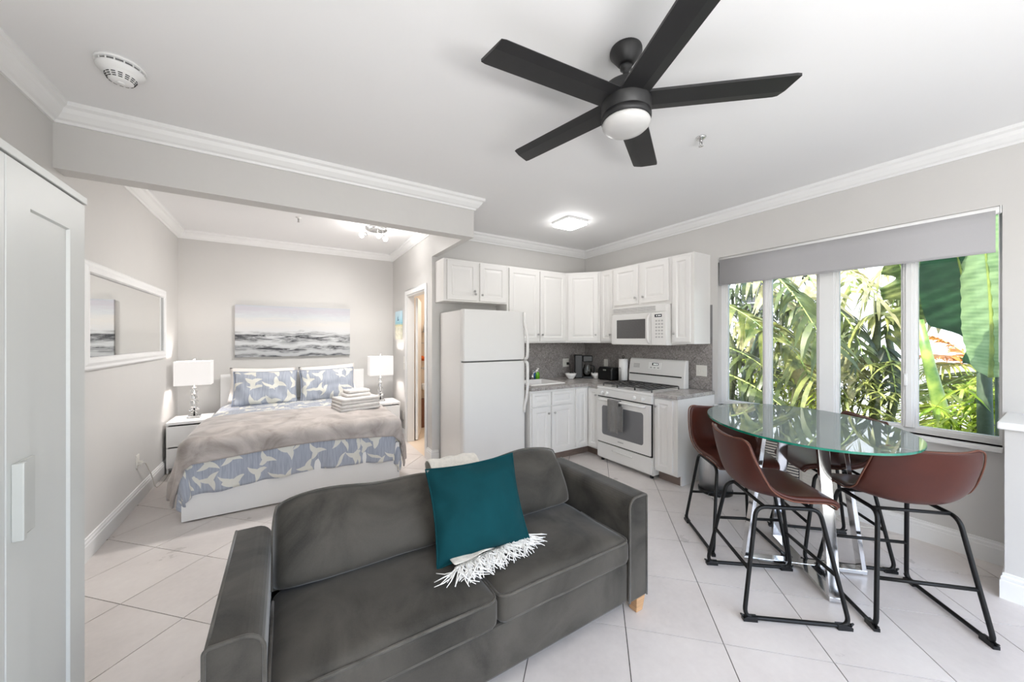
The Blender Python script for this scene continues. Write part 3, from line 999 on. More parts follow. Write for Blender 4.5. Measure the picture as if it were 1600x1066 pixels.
for k in range(5):
    a = R(30.3 + 72 * k)
    ux, uy = math.cos(a), math.sin(a)
    pitch = R(-2)
    hw = 0.068
    # flat underside with a bevelled strip along one long edge and a raked tip
    stations = [(0.085, 0.085), (0.30, 0.30), (0.585, 0.612), (0.607, 0.672)]
    rings = []
    for k2, f in enumerate((0.0, 0.5, 0.97, 1.0)):
        ring = []
        for w_, zl in ((-hw, -0.006), (0.34 * hw, -0.006), (hw, 0.002), (hw, 0.005), (-hw, 0.005)):
            r_end = 0.684 + (0.655 - 0.684) * (w_ + hw) / (2 * hw)
            r_ = 0.085 + (r_end - 0.085) * f
            w2 = w_ * (0.93 if f == 1.0 else 1.0)
            z = 2.528 + math.sin(pitch) * w2 + zl
            ring.append((fx + ux * r_ - uy * math.cos(pitch) * w2, fy + uy * r_ + ux * math.cos(pitch) * w2, z))
        rings.append(ring)
    MB().loops(rings).build('blade', M['fan'], th)

# bedroom ceiling fixture: plate with three lit spots
gx, gy = 0.92, 4.50
th = thing('ceiling_spotlight', 'round chrome ceiling fixture with three lit bulbs over the bed', 'ceiling light', (gx, gy, ZC))
MB().lathe([(0.001, ZC), (0.125, ZC), (0.125, ZC - 0.018), (0.115, ZC - 0.026), (0.001, ZC - 0.026)], (gx, gy, 0), 36).build('base_plate', M['chrome'], th)
for dx, dy, tx, ty in ((-0.09, 0.0, -0.08, -0.03), (0.0, -0.06, 0.0, -0.05), (0.08, 0.02, 0.02, -0.03)):
    mb = MB()
    p0 = Vector((gx + dx, gy + dy, ZC - 0.024))
    p1 = p0 + Vector((0, 0, -0.05))
    p2 = p1 + Vector((tx, ty, -0.04))
    mb.tube([p0, p1, p1 + (p2 - p1) * 0.4], 0.006, 8)
    mb.tube([p1 + (p2 - p1) * 0.3, p1 + (p2 - p1) * 0.9], [0.018, 0.026], 14)
    hd = mb.build('spot_arm', M['chrome'], th)
    MB().lathe([(0, -0.03), (0.017, -0.025), (0.027, -0.008), (0.029, 0.006), (0.02, 0.024), (0, 0.03)], p2, 14).build('bulb', M['bulb'], hd)
    lo = light('spot_bulb_light', 'SPOT', p2 + Vector((0, 0, -0.04)), 26, (1, 0.97, 0.95), radius=0.06)
    light('spot_bulb_glow', 'POINT', p2 + Vector((0, 0, -0.045)), 1.8, (1, 0.97, 0.95), radius=0.05)
    lo.data.spot_size = R(165)
    lo.data.spot_blend = 1.0
    lo.rotation_euler = Vector((0.55, -0.25, 1.0) if dx < 0.05 else (0.5, 0.3, 1.0)).to_track_quat('Z', 'Y').to_euler()

# ================================================================== wardrobe
wf = -0.55
th = thing('wardrobe', 'tall white wardrobe with recessed-panel doors at the left edge', 'wardrobe', (-0.82, 1.2, 0))
mb = MB()
mb.box(XL + 0.012, 0.545, 0.0, wf - 0.022, 0.563, 1.885)
mb.box(XL + 0.012, 1.712, 0.0, wf - 0.022, 1.73, 1.885)
mb.box(XL + 0.012, 0.563, 0.0, XL + 0.02, 1.712, 1.885)
mb.box(XL + 0.02, 0.563, 0.05, wf - 0.022, 1.712, 0.068)
mb.box(wf - 0.05, 0.563, 0.0, wf - 0.035, 1.712, 0.05)
mb.build('carcass', M['wardrobe'], th)
MB().box(XL + 0.012, 0.54, 1.886, wf + 0.002, 1.735, 1.908).build('top_panel', M['wardrobe'], th, bevel=0.002)


def frame_door(P0, U, N, w, h, t_, rail, recess, raise_=0.0, name='door', parent=None, m=None, stile=None, bev=0.006):
    """panelled door: concentric rings; P0 = bottom corner at the back plane"""
    P0, U, N = Vector(P0), Vector(U).normalized(), Vector(N).normalized()
    Z = Vector((0, 0, 1))
    st = stile or rail

    def ring(iu, iv, n):
        return [P0 + U * a + Z * c + N * n for a, c in ((iu, iv), (w - iu, iv), (w - iu, h - iv), (iu, h - iv))]
    rings = [ring(0, 0, 0), ring(0, 0, t_ - 0.002), ring(0.002, 0.002, t_), ring(st, rail, t_), ring(st + bev, rail + bev, t_ - recess)]
    if raise_:
        rings += [ring(st + bev + 0.006, rail + bev + 0.006, t_ - recess), ring(st + bev + 0.03, rail + bev + 0.03, t_ - recess + raise_)]
    return MB().loops(rings).build(name, m, parent)


for y0, y1 in ((0.55, 0.938), (0.942, 1.330), (1.334, 1.724)):
    d = frame_door((wf - 0.02, y0, 0.055), (0, 1, 0), (1, 0, 0), y1 - y0, 1.826, 0.02, 0.1, 0.007, name='door', parent=th, m=M['wardrobe'], stile=0.095, bev=0.004)
m_h = mat('frosted_pull', S(184, 185, 181), 0.3, var=(6, 0.02))
d = th.children[-1]
MB().box(wf, 1.352, 0.966, wf + 0.006, 1.436, 1.152).box(wf + 0.006, 1.352, 0.966, wf + 0.02, 1.366, 1.152).build('handle', m_h, d, bevel=0.002)

# ================================================================== mirror, artwork, switches
th = thing('wall_mirror', 'wide white framed mirror on the left wall', 'mirror', (XL, 4.3, 1.6))
MY0, MY1, MZ0, MZ1 = 3.36, 5.24, 1.24, 1.965


def frame_rings(prof):
    rings = []
    for ins, n in prof:
        rings.append([(XL + n, MY0 + ins, MZ0 + ins), (XL + n, MY1 - ins, MZ0 + ins), (XL + n, MY1 - ins, MZ1 - ins), (XL + n, MY0 + ins, MZ1 - ins)])
    return rings


MB().loops(frame_rings([(0, 0.001), (0, 0.018), (0.012, 0.028), (0.03, 0.026), (0.05, 0.036), (0.075, 0.034), (0.085, 0.022), (0.085, 0.012), (0.085, 0.001)]), False, False).build('frame', M['trim'], th)
MB().box(XL + 0.004, MY0 + 0.08, MZ0 + 0.08, XL + 0.012, MY1 - 0.08, MZ1 - 0.08).build('glass', M['mirror'], th)


def canvas(name, label, P0, U, N, w, h, d, m):
    P0, U, N = Vector(P0), Vector(U), Vector(N)
    Z = Vector((0, 0, 1))
    th = thing(name, label, 'painting', P0 + U * (w / 2))
    b0 = 0.0
    mb = MB()
    a = [P0 + N * d, P0 + U * w + N * d, P0 + U * w + Z * h + N * d, P0 + Z * h + N * d]
    e = [p - N * (d - 0.001) for p in a]
    mb.grid([[a[0], a[3]], [a[1], a[2]]], False, [[(0, 0), (0, 1)], [(1, 0), (1, 1)]])
    for i, (q0, q1) in enumerate((((0, 0), (1, 0)), ((1, 0), (1, 1)), ((1, 1), (0, 1)), ((0, 1), (0, 0)))):
        j = (i + 1) % 4
        mb.grid([[e[i], a[i]], [e[j], a[j]]], False, [[q0, q0], [q1, q1]])
    mb.build('canvas', m, th, weld=False)
    cx_, cz = P0 + U * 0.02 + Z * 0.02, h - 0.04
    MB().loops([[q + N * 0.001 for q in (cx_, cx_ + U * (w - 0.04), cx_ + U * (w - 0.04) + Z * cz, cx_ + Z * cz)], [q + N * 0.012 for q in (cx_, cx_ + U * (w - 0.04), cx_ + U * (w - 0.04) + Z * cz, cx_ + Z * cz)]]).build('stretcher', M['wood'], th)
    return th


canvas('seascape_painting', 'wide grey and white seascape canvas on the wall above the bed', (-0.552, YB - 0.001, 1.208), (1, 0, 0), (0, -1, 0), 1.365, 0.685, 0.035, M['sea'])
t2 = canvas('beach_painting', 'small upright blue and sand beach canvas beside the bathroom doorway', (XP - 0.001, 5.60, 1.44), (0, -1, 0), (-1, 0, 0), 0.30, 0.42, 0.03, M['beach'])
# little boat on the beach canvas
bxx = XP - 0.0325
mb = MB().prism([(5.405, 1.72), (5.465, 1.72), (5.482, 1.735), (5.39, 1.735)], bxx, bxx + 0.0012, 'x')
mb.prism([(5.432, 1.735), (5.437, 1.735), (5.437, 1.79), (5.432, 1.79)], bxx, bxx + 0.0012, 'x')
mb.prism([(5.44, 1.742), (5.47, 1.742), (5.44, 1.785)], bxx, bxx + 0.0012, 'x')
mb.build('boat_motif', mat('boat_paint', S(70, 96, 130), 0.6, var=(20, 0.1)), t2)


def plate(name, label, P0, U, N, w, h, kind, cat):
    """wall plate with either a rocker/toggle or receptacles"""
    P0, U, N = Vector(P0), Vector(U), Vector(N)
    Z = Vector((0, 0, 1))
    th = thing(name, label, cat, P0)

    def slab(u0, v0, u1, v1, n0, n1):
        c = [P0 + U * u + Z * v for u, v in ((u0, v0), (u1, v0), (u1, v1), (u0, v1))]
        k = 0.15 * (n1 - n0)
        i_ = [P0 + U * u + Z * v for u, v in ((u0 + k, v0 + k), (u1 - k, v0 + k), (u1 - k, v1 - k), (u0 + k, v1 - k))]
        return MB().loops([[p + N * n0 for p in c], [p + N * (n0 + (n1 - n0) * 0.6) for p in c], [p + N * n1 for p in i_]])
    slab(-w / 2, -h / 2, w / 2, h / 2, 0.0005, 0.007).build('plate', M['ivory'], th)
    ng = max(1, round(w / 0.06))
    for g in range(ng):
        u = (g - (ng - 1) / 2) * 0.046
        kd = kind[g % len(kind)]
        if kd == 's':
            slab(u - 0.006, -0.012, u + 0.006, 0.012, 0.007, 0.014).build('toggle', M['ivory'], th)
        else:
            for v in (-0.02, 0.02):
                slab(u - 0.014, v - 0.012, u + 0.014, v + 0.012, 0.007, 0.009).build('receptacle', M['ivory'], th)
    return th


plate('light_switch', 'white light switch plate left of the bathroom doorway', (XP, 5.20, 1.10), (0, -1, 0), (-1, 0, 0), 0.075, 0.19, 's', 'switch')
plate('wall_outlet', 'white outlet low beside the right nightstand', (XP, 5.27, 0.34), (0, -1, 0), (-1, 0, 0), 0.07, 0.115, 'o', 'outlet')
o1 = plate('wall_outlet', 'ivory outlet with a plug low on the left wall', (XL, 4.44, 0.37), (0, 1, 0), (1, 0, 0), 0.07, 0.115, 'o', 'outlet')
props(MB().tube(rounded([(XL + 0.013, 4.44, 0.355), (XL + 0.05, 4.45, 0.35), (XL + 0.055, 4.6, 0.2), (XL + 0.05, 4.75, 0.008), (XL + 0.06, 5.0, 0.006), (-1.062, 5.17, 0.006), (-1.072, 5.5, 0.006)], 0.08), 0.004, 6).box(XL + 0.01, 4.425, 0.34, XL + 0.035, 4.455, 0.37).build('lamp_cord', M['ivory'], org=(XL + 0.03, 4.7, 0.01)), 'white power cord from the left wall outlet to the nightstand', 'cord')

# ================================================================== nightstands and lamps
def nightstand(x0, x1, label):
    y0, y1, zt = 5.20, 5.62, 0.55
    th = thing('nightstand', label, 'nightstand', ((x0 + x1) / 2, 5.4, 0), 0, 'white nightstands beside the bed')
    mb = MB()
    mb.box(x0, y0 + 0.02, 0, x0 + 0.016, y1, zt - 0.03).box(x1 - 0.016, y0 + 0.02, 0, x1, y1, zt - 0.03).box(x0 + 0.016, y1 - 0.01, 0, x1 - 0.016, y1, zt - 0.03)
    mb.box(x0 + 0.016, y0 + 0.05, 0.03, x1 - 0.016, y1 - 0.01, 0.045)
    mb.build('carcass', M['white'], th)
    box(x0 - 0.002, y0, zt - 0.029, x1 + 0.002, y1, zt).build('top', M['white'], th, bevel=0.002)
    for z0, z1 in ((0.06, 0.27), (0.285, 0.505)):
        box(x0 + 0.002, y0 + 0.001, z0, x1 - 0.002, y0 + 0.018, z1).build('drawer', M['white'], th, bevel=0.002)
    return th


nightstand(-1.078, -0.728, 'white two-drawer nightstand left of the bed by the wall')
nightstand(1.035, 1.385, 'white two-drawer nightstand right of the bed by the doorway')


def lamp(x, y, label):
    z = 0.55
    th = thing('table_lamp', label, 'lamp', (x, y, z), 0, 'crystal table lamps')
    box(x - 0.055, y - 0.055, z + 0.001, x + 0.055, y + 0.055, z + 0.024).build('base', M['crystal'], th, bevel=0.003)
    MB().lathe([(0.001, z + 0.024), (0.006, z + 0.024), (0.006, z + 0.40), (0.001, z + 0.40)], (x, y, 0), 10).build('rod', M['chrome'], th)
    zz = z + 0.024
    for r_, h_, kind in ((0.028, 0.045, 'c'), (0.05, 0.04, 'd'), (0.03, 0.02, 'm'), (0.036, 0.06, 'c'), (0.026, 0.014, 'm'), (0.036, 0.056, 's'), (0.026, 0.012, 'm'), (0.034, 0.05, 's'), (0.02, 0.02, 'm')):
        if kind == 's' or kind == 'd':
            prof = [(r_ * math.sin(PI * k / 8) if 0 < k < 8 else 0.0085, zz + h_ * (1 - math.cos(PI * k / 8)) / 2) for k in range(9)]
        else:
            prof = [(0.0085, zz), (r_ * 0.9, zz), (r_, zz + h_ * 0.15), (r_, zz + h_ * 0.85), (r_ * 0.9, zz + h_), (0.0085, zz + h_)]
        MB().lathe(prof, (x, y, 0), 20).build('bead', M['crystal'] if kind != 'm' else M['chrome'], th)
        zz += h_ + 0.0006
    zs0, zs1 = 0.925, 1.195
    hw, hd = 0.16, 0.095
    mb = MB()
    rg = lambda a, c, q: [(x - a, y - c, q), (x + a, y - c, q), (x + a, y + c, q), (x - a, y + c, q)]
    mb.loops([rg(hw, hd, zs0), rg(hw, hd, zs1), rg(hw - 0.004, hd - 0.004, zs1), rg(hw - 0.004, hd - 0.004, zs0), rg(hw, hd, zs0)], False, False)
    mb.build('lamp_shade', M['shade'], th)
    mb = MB().tube([(x - hw + 0.004, y, zs1 - 0.01), (x + hw - 0.004, y, zs1 - 0.01)], 0.002, 6).tube([(x, y, 0.95), (x, y, zs1 + 0.012)], 0.004, 8)
    mb.lathe([(0.001, zs1 + 0.01), (0.012, zs1 + 0.014), (0.014, zs1 + 0.024), (0.006, zs1 + 0.036), (0.001, zs1 + 0.038)], (x, y, 0), 14)
    mb.build('finial', M['chrome'], th)
    light('lamp_light', 'POINT', (x, y, 1.07), 7.0, (1.0, 0.92, 0.88), radius=0.035)
    return th


lamp(-0.885, 5.43, 'crystal ball table lamp with a lit white shade on the left nightstand')
lamp(1.165, 5.43, 'crystal ball table lamp with a lit white shade on the right nightstand')

# ================================================================== bed
BX0, BX1, BF = -0.69, 0.995, 3.757
bcx = (BX0 + BX1) / 2
th = thing('bed', 'white bed with a panel headboard and footboard in the alcove', 'bed', (bcx, 4.8, 0))
box(BX0, BF, 0.012, BX1, BF + 0.022, 0.385).build('footboard', M['white'], th, bevel=0.002)
box(BX0, 5.76, 0.0, BX1, 5.80, 1.0).build('headboard', M['white'], th, bevel=0.003)
for x in (BX0 + 0.002, BX1 - 0.024):
    box(x, BF + 0.023, 0.03, x + 0.022, 5.759, 0.36).build('side_rail', M['white'], th, bevel=0.002)
mb = MB()
hwm, y0m, y1m = 0.79, 3.80, 5.74
box(bcx - hwm, y0m, 0.20, bcx + hwm, y1m, 0.585).build('mattress', M['whitefab'], th, bevel=0.06, seg=4)


def drape(name, mtl, hw, yf, zt, r, side, t_back, foot, off, wob, nu, nv, label, cat, seed=0, thick=0.012, crown=0.03, side_flare=0.06):
    """cloth laid over the bed: unfolded coordinates s (across) and t (from the foot edge towards the head)"""
    P, UV = [], []
    for i in range(nu + 1):
        s_ = -(hw + side) + 2 * (hw + side) * i / nu
        row, ru = [], []
        f = i / nu
        tb = t_back(f)
        for j in range(nv + 1):
            t_ = -foot(f) + (tb + foot(f)) * j / nv
            ex = max(0.0, abs(s_) - (hw - r))
            ey = max(0.0, r - t_)
            d = math.hypot(ex, ey)
            n1 = noise.noise(Vector((s_ * 2.2 + seed, t_ * 2.2, seed)))
            n2 = noise.noise(Vector((s_ * 6 + seed, t_ * 6, seed + 5)))
            bx_ = max(-(hw - r), min(hw - r, s_))
            by_ = max(t_, r)
            if d < 1e-9:
                cr = crown * (1 - (s_ / hw) ** 4) * min(1, max(0, (t_ - r)) / 0.3)
                p = Vector((bcx + s_, yf + t_, zt + off + cr + wob * (0.6 * n1 + 0.35 * n2)))
            else:
                sg = 1 if s_ > 0 else -1
                dx, dy = sg * ex / d, -ey / d
                lim = r * PI / 2
                if d < lim:
                    a = d / r
                    h, drop = r * math.sin(a), r * (1 - math.cos(a))
                else:
                    e_ = d - lim
                    fl_ = side_flare * (1 if ex > ey * 0.3 else 0.3)
                    al = (t_ if ex > ey else s_)
                    rip = 0.018 * math.sin(al * 15 + seed * 3) + 0.012 * math.sin(al * 31 + seed)
                    k = min(1, e_ / 0.25)
                    h = r + fl_ * e_ + rip * k + wob * n1 * k
                    drop = r + e_ * math.sqrt(1 - fl_ ** 2)
                p = Vector((bcx + bx_ + dx * (h + off), yf + by_ + dy * (h + off), zt + off - drop + wob * 0.4 * n2 * max(0, 1 - d / 0.1)))
            row.append(p)
            ru.append((s_, t_))
        P.append(row)
        UV.append(ru)
    mb = MB().grid(P, True, UV)
    o = mb.build(name, mtl, org=(bcx, yf + 0.8, zt), solid=thick, offset=1.0)
    return props(o, label, cat)


lerp = lambda a, c, k: a + (c - a) * k
drape('duvet', M['print'], 0.835, BF + 0.0, 0.60, 0.07, 0.40, lambda f: 1.93, lambda f: 0.345 + 0.02 * math.sin(f * 9), 0.008, 0.010, 96, 96,
      'blue-grey duvet printed with pale leaf shapes covering the bed', 'duvet', seed=1.3, side_flare=0.02)
drape('throw_blanket', M['plush'], 0.84, BF + 0.0, 0.615, 0.085, 0.43, lambda f: lerp(0.96, 0.70, f) + 0.02 * math.sin(f * 12), lambda f: 0.115 + 0.03 * math.sin(f * 7 + 1) + 0.02 * f, 0.026, 0.022, 110, 60,
      'taupe plush throw spread across the foot of the bed', 'blanket', seed=4.1, thick=0.016, side_flare=0.09)


def pillow_pts(w, h, tk, pinch=0.05, n=22, seed=0.0, crease=0.014, edge=0.006):
    """two-sided pillow in local (u, v, n) with dog-ear corners; returns rings for front and back grids"""
    F_, B_, UV = [], [], []
    for i in range(n + 1):
        u = -1 + 2 * i / n
        rf, rb, ru = [], [], []
        for j in range(n + 1):
            v = -1 + 2 * j / n
            x = w / 2 * u * (1 - pinch * (1 - v * v) * abs(u) ** 3)
            y = h / 2 * v * (1 - pinch * (1 - u * u) * abs(v) ** 3)
            k = max(0.0, (1 - u * u)) ** 0.55 * max(0.0, (1 - v * v)) ** 0.55
            cr = crease * noise.noise(Vector((u * 2.5 + seed, v * 2.5, seed))) * min(1, 4 * k) * 2
            rf.append((x, y, tk / 2 * k + edge * 0 + cr))
            rb.append((x, y, -tk / 2 * k + cr))
            ru.append((x + seed, y + seed))
        F_.append(rf)
        B_.append(rb)
        UV.append(ru)
    return F_, B_, UV


def pillow(name, mtl, w, h, tk, loc, rot, label, cat, parent=None, seed=0.0, piping=None, group=None, pinch=0.05, backmat=None):
    F_, B_, UV = pillow_pts(w, h, tk, pinch, seed=seed)
    Mx = Matrix.Translation(Vector(loc)) @ Matrix.Rotation(rot[2], 4, 'Z') @ Matrix.Rotation(rot[0], 4, 'X') @ Matrix.Rotation(rot[1], 4, 'Z')
    tr = lambda rows: [[Mx @ Vector(p) for p in row] for row in rows]
    th = thing(name, label, cat, loc, 0, group)
    mb = MB().grid(tr(F_), True, UV)
    if not backmat:
        mb.grid(tr(B_), True, UV)
    mb.build('cover', mtl, th)
    if backmat:
        MB().grid(tr([[(x * 0.98, y * 0.98, z) for x, y, z in row] for row in B_]), True, UV).build('back_cover', backmat, th)
    n = len(F_) - 1
    rim = [F_[i][0] for i in range(n)] + [F_[n][j] for j in range(n)] + [F_[n - i][n] for i in range(n)] + [F_[0][n - j] for j in range(n)]
    if piping:
        MB().tube([Mx @ Vector(p) for p in rim], 0.0045, 6, True).build('piping', piping, th)
    return th


# pillow local frame: u across (x), v up, n towards the viewer (-y): rotate about X by 90 deg minus lean
M['bluepipe'] = mat('blue_piping', S(150, 158, 176), 0.9, var=(30, 0.1))
LEAN = R(90 - 22)
pillow('bed_pillow', M['whitefab'], 0.70, 0.44, 0.16, (-0.24, 5.60, 0.872), (LEAN, R(-2), R(3)), 'white pillow behind the printed sham on the left half of the bed', 'pillow', seed=2.0)
pillow('bed_pillow', M['whitefab'], 0.70, 0.45, 0.16, (0.505, 5.605, 0.872), (LEAN, R(3), R(-3)), 'white pillow behind the printed sham on the right half of the bed', 'pillow', seed=3.0)
pillow('pillow_sham', M['print'], 0.665, 0.43, 0.15, (-0.205, 5.42, 0.842), (LEAN, R(-1), R(1)), 'blue-grey leaf-print pillow sham left on the bed', 'pillow', seed=0.4, piping=M['bluepipe'])
pillow('pillow_sham', M['print'], 0.655, 0.43, 0.15, (0.485, 5.42, 0.842), (LEAN, R(2), R(-2)), 'blue-grey leaf-print pillow sham right, behind the towels', 'pillow', seed=1.7, piping=M['bluepipe'])


def towel(cx_, cy_, z0, w, d, h, rz, label, layers=2, m=None):
    """folded towel: stacked folds rounded along the front"""
    th = thing('folded_towel', label, 'towel', (cx_, cy_, z0), rz, 'white towels stacked on the bed')
    lh = h / layers
    for k in range(layers):
        za = k * lh + 0.0008
        n = 10
        sec = []
        hh = (lh - 0.0016) / 2
        prof = []
        for q in range(n + 1):
            a = PI / 2 + PI * q / n
            prof.append((-d / 2 + hh + hh * math.cos(a), za + hh + hh * math.sin(a)))
        for q in range(n + 1):
            a = -PI / 2 + PI * q / n
            prof.append((d / 2 - hh + hh * math.cos(a), za + hh + hh * math.sin(a)))
        rings = []
        NX = 12
        for i in range(NX + 1):
            x = -w / 2 + w * i / NX
            e_ = 0.006 * noise.noise(Vector((x * 9 + cx_ * 20, k, z0 * 30)))
            rings.append([(x, y + e_, z + (0.004 * noise.noise(Vector((x * 7, y * 9, k + z0 * 20))) if k == layers - 1 and z > za + hh else 0)) for y, z in prof])
        MB().loops(rings, smooth=True).build('fold', M['towel'] if m is None else m, th, local=True)
    return th


zt0 = 0.678
towel(0.66, 4.30, zt0, 0.42, 0.30, 0.072, R(12), 'large white folded towel at the bottom of the stack on the bed', 2)
towel(0.66, 4.305, zt0 + 0.073, 0.40, 0.29, 0.064, R(14), 'large white folded towel in the middle of the stack on the bed', 2)
towel(0.665, 4.34, zt0 + 0.138, 0.26, 0.20, 0.034, R(10), 'small white folded towel under the top one of the stack', 1)
towel(0.675, 4.345, zt0 + 0.173, 0.23, 0.17, 0.034, R(12), 'small white folded towel on top of the stack', 1)

# ================================================================== kitchen: upper cabinets
def knob(p, N, parent):
    p, N = Vector(p), Vector(N).normalized()
    mb = MB().tube([p, p + N * 0.012], 0.005, 8)
    mb.tube([p + N * 0.012, p + N * 0.016, p + N * 0.024, p + N * 0.028], [0.007, 0.013, 0.013, 0.006], 12)
    return mb.build('knob', M['nickel'], parent)


def cab_door(th, P0, U, N, w, h, knob_uv=None, name='door', rail=0.055):
    d = frame_door(P0, U, N, w, h, 0.02, rail, 0.009, 0.006, name, th, M['cabinet'], bev=0.01)
    if knob_uv:
        Pk = Vector(P0) + Vector(U).normalized() * knob_uv[0] + Vector((0, 0, knob_uv[1])) + Vector(N).normalized() * 0.02
        knob(Pk, N, d)
    return d


XU = 3.575         # front of the uppers on the window wall
YU = 3.79          # front of the uppers on the kitchen wall
ZU0, ZU1 = 1.395, 2.352
NY, NX_ = (0, -1, 0), (-1, 0, 0)
UXp, UYm = (1, 0, 0), (0, -1, 0)
dt = 0.0205

th = thing('wall_cabinet', 'white two-door wall cabinet above the refrigerator', 'cabinet', (1.9, YU, 1.875), 0, 'white wall cabinets')
box(1.488, YU, 1.875, 2.308, YK - 0.001, ZU1).build('body', M['cabinet'], th)
d = cab_door(th, (1.522, YU - 0.0005, 1.892), UXp, NY, 0.376, 0.445, (0.345, 0.075))
knob((1.522 + 0.335, YU - dt, 1.892 + 0.108), NY, d)
cab_door(th, (1.932, YU - 0.0005, 1.892), UXp, NY, 0.36, 0.445, (0.025, 0.07))

th = thing('wall_cabinet', 'tall white two-door wall cabinet above the sink', 'cabinet', (2.8, YU, ZU0), 0, 'white wall cabinets')
box(2.310, YU, ZU0, 3.262, YK - 0.001, ZU1).build('body', M['cabinet'], th)
cab_door(th, (2.338, YU - 0.0005, ZU0 + 0.02), UXp, NY, 0.458, ZU1 - ZU0 - 0.045, (0.43, 0.09))
cab_door(th, (2.812, YU - 0.0005, ZU0 + 0.02), UXp, NY, 0.43, ZU1 - ZU0 - 0.045, (0.03, 0.09))

th = thing('wall_cabinet', 'white diagonal one-door wall cabinet in the kitchen corner', 'cabinet', (3.5, 3.7, ZU0), 0, 'white wall cabinets')
MB().prism([(3.264, YK - 0.001), (3.264, YU), (XU, 3.452), (XR - 0.001, 3.452), (XR - 0.001, YK - 0.001)], ZU0, ZU1).build('body', M['cabinet'], th)
dv = Vector((XU - 3.264, 3.452 - YU, 0))
Ln = dv.length
dv.normalize()
dn = Vector((dv.y, -dv.x, 0))
cab_door(th, Vector((3.264, YU, ZU0 + 0.02)) + dv * 0.03 + dn * 0.0005, dv, dn, Ln - 0.06, ZU1 - ZU0 - 0.045, (Ln - 0.09, 0.09))

th = thing('wall_cabinet', 'narrow white wall cabinet between the corner cabinet and the microwave', 'cabinet', (3.7, 3.33, ZU0), 0, 'white wall cabinets')
box(XU, 3.212, ZU0, XR - 0.001, 3.45, ZU1).build('body', M['cabinet'], th)
cab_door(th, (XU - 0.0005, 3.425, ZU0 + 0.02), UYm, NX_, 0.195, ZU1 - ZU0 - 0.045, (0.17, 0.09), rail=0.045)

th = thing('wall_cabinet', 'white two-door wall cabinet directly above the microwave', 'cabinet', (3.7, 2.8, 1.85), 0, 'white wall cabinets')
box(XU, 2.402, 1.835, XR - 0.001, 3.21, ZU1).build('body', M['cabinet'], th)
cab_door(th, (XU - 0.0005, 3.198, 1.872), UYm, NX_, 0.365, 0.46, (0.335, 0.07))
cab_door(th, (XU - 0.0005, 2.782, 1.872), UYm, NX_, 0.355, 0.46, (0.03, 0.07))

th = thing('wall_cabinet', 'narrow white wall cabinet beside the window', 'cabinet', (3.7, 2.27, ZU0), 0, 'white wall cabinets')
box(XU, 2.142, ZU0, XR - 0.001, 2.40, ZU1).build('body', M['cabinet'], th)
cab_door(th, (XU - 0.0005, 2.376, ZU0 + 0.02), UYm, NX_, 0.20, ZU1 - ZU0 - 0.045, (0.025, 0.09), rail=0.045)

# microwave
mx = 3.48
th = thing('microwave', 'white over-the-range microwave with a dark window', 'microwave', (3.65, 2.75, 1.376), 0)
box(mx + 0.02, 2.405, 1.378, XR - 0.01, 3.168, 1.832).build('body', M['appliance'], th, bevel=0.003)
box(mx + 0.002, 2.406, 1.752, mx + 0.0195, 3.167, 1.83).build('vent_panel', M['appliance'], th, bevel=0.002)
mb = MB()
for k in range(6):
    z = 1.765 + k * 0.0095
    for q in range(5):
        y1 = 3.14 - q * 0.122
        mb.box(mx - 0.0005, y1 - 0.118, z, mx + 0.0018, y1, z + 0.0045)
props(mb.build('vent_slat', M['greyprint'], th), kind='stuff')
frame_door((mx + 0.0195, 3.167, 1.382), UYm, NX_, 0.575, 0.366, 0.02, 0.068, 0.004, name='door', parent=th, m=M['appliance'], stile=0.075, bev=0.003)
d = th.children[-1]
MB().box(mx + 0.0032, 2.668, 1.452, mx + 0.0042, 3.09, 1.678).build('window', M['micglass'], d)
MB().tube(rounded([(mx, 2.612, 1.40), (mx - 0.035, 2.612, 1.44), (mx - 0.035, 2.612, 1.68), (mx, 2.612, 1.725)], 0.03), 0.013, 10).build('handle', M['appliance'], d)
box(mx + 0.001, 2.406, 1.382, mx + 0.0195, 2.588, 1.748).build('control_panel', M['appliance'], th, bevel=0.002)
cp = th.children[-1]
box(mx - 0.0003, 2.455, 1.69, mx + 0.0009, 2.545, 1.722).build('display', M['extdark'], cp)
for k, w_ in enumerate((0.012, 0.018, 0.01)):
    box(mx - 0.0008, 2.525 - k * 0.024 - w_, 1.702, mx - 0.0004, 2.525 - k * 0.024, 1.71).build('digit', M['display'], cp)
mb = MB()
for r_ in range(6):
    for c_ in range(3):
        mb.box(mx + 0.0002, 2.535 - c_ * 0.036 - 0.022, 1.64 - r_ * 0.036, mx + 0.001, 2.535 - c_ * 0.036, 1.658 - r_ * 0.036)
props(mb.build('keypad', M['greyprint'], cp), kind='stuff')

# ------------------------------------------------------------------ base cabinets, worktop, sink
ZT, XF, YF = 0.895, 3.225, 3.325
th = thing('base_cabinet', 'white sink base cabinet between the refrigerator and the corner', 'cabinet', (2.68, YF, 0), 0, 'white base cabinets')
sb = MB()
sb.box(2.335, YF, 0.1, 2.35, YK - 0.02, 0.855).box(2.985, YF, 0.1, 3.0, YK - 0.02, 0.855).box(2.35, YF, 0.1, 2.985, YK - 0.02, 0.115)
sb.box(2.35, YF, 0.115, 2.985, YF + 0.016, 0.855)
sb.build('body', M['cabinet'], th)
box(2.336, YF + 0.065, 0.0, 2.999, YF + 0.08, 0.0995).build('toe_kick', M['toekick'], th)
for x, kv in ((2.352, 0.225), (2.632, 0.035)):
    w_ = 0.262 if x < 2.5 else 0.325
    cab_door(th, (x, YF - 0.0005, 0.675), UXp, NY, w_, 0.155, None, 'drawer_front', 0.03)
    cab_door(th, (x, YF - 0.0005, 0.12), UXp, NY, w_, 0.54, (kv, 0.465))
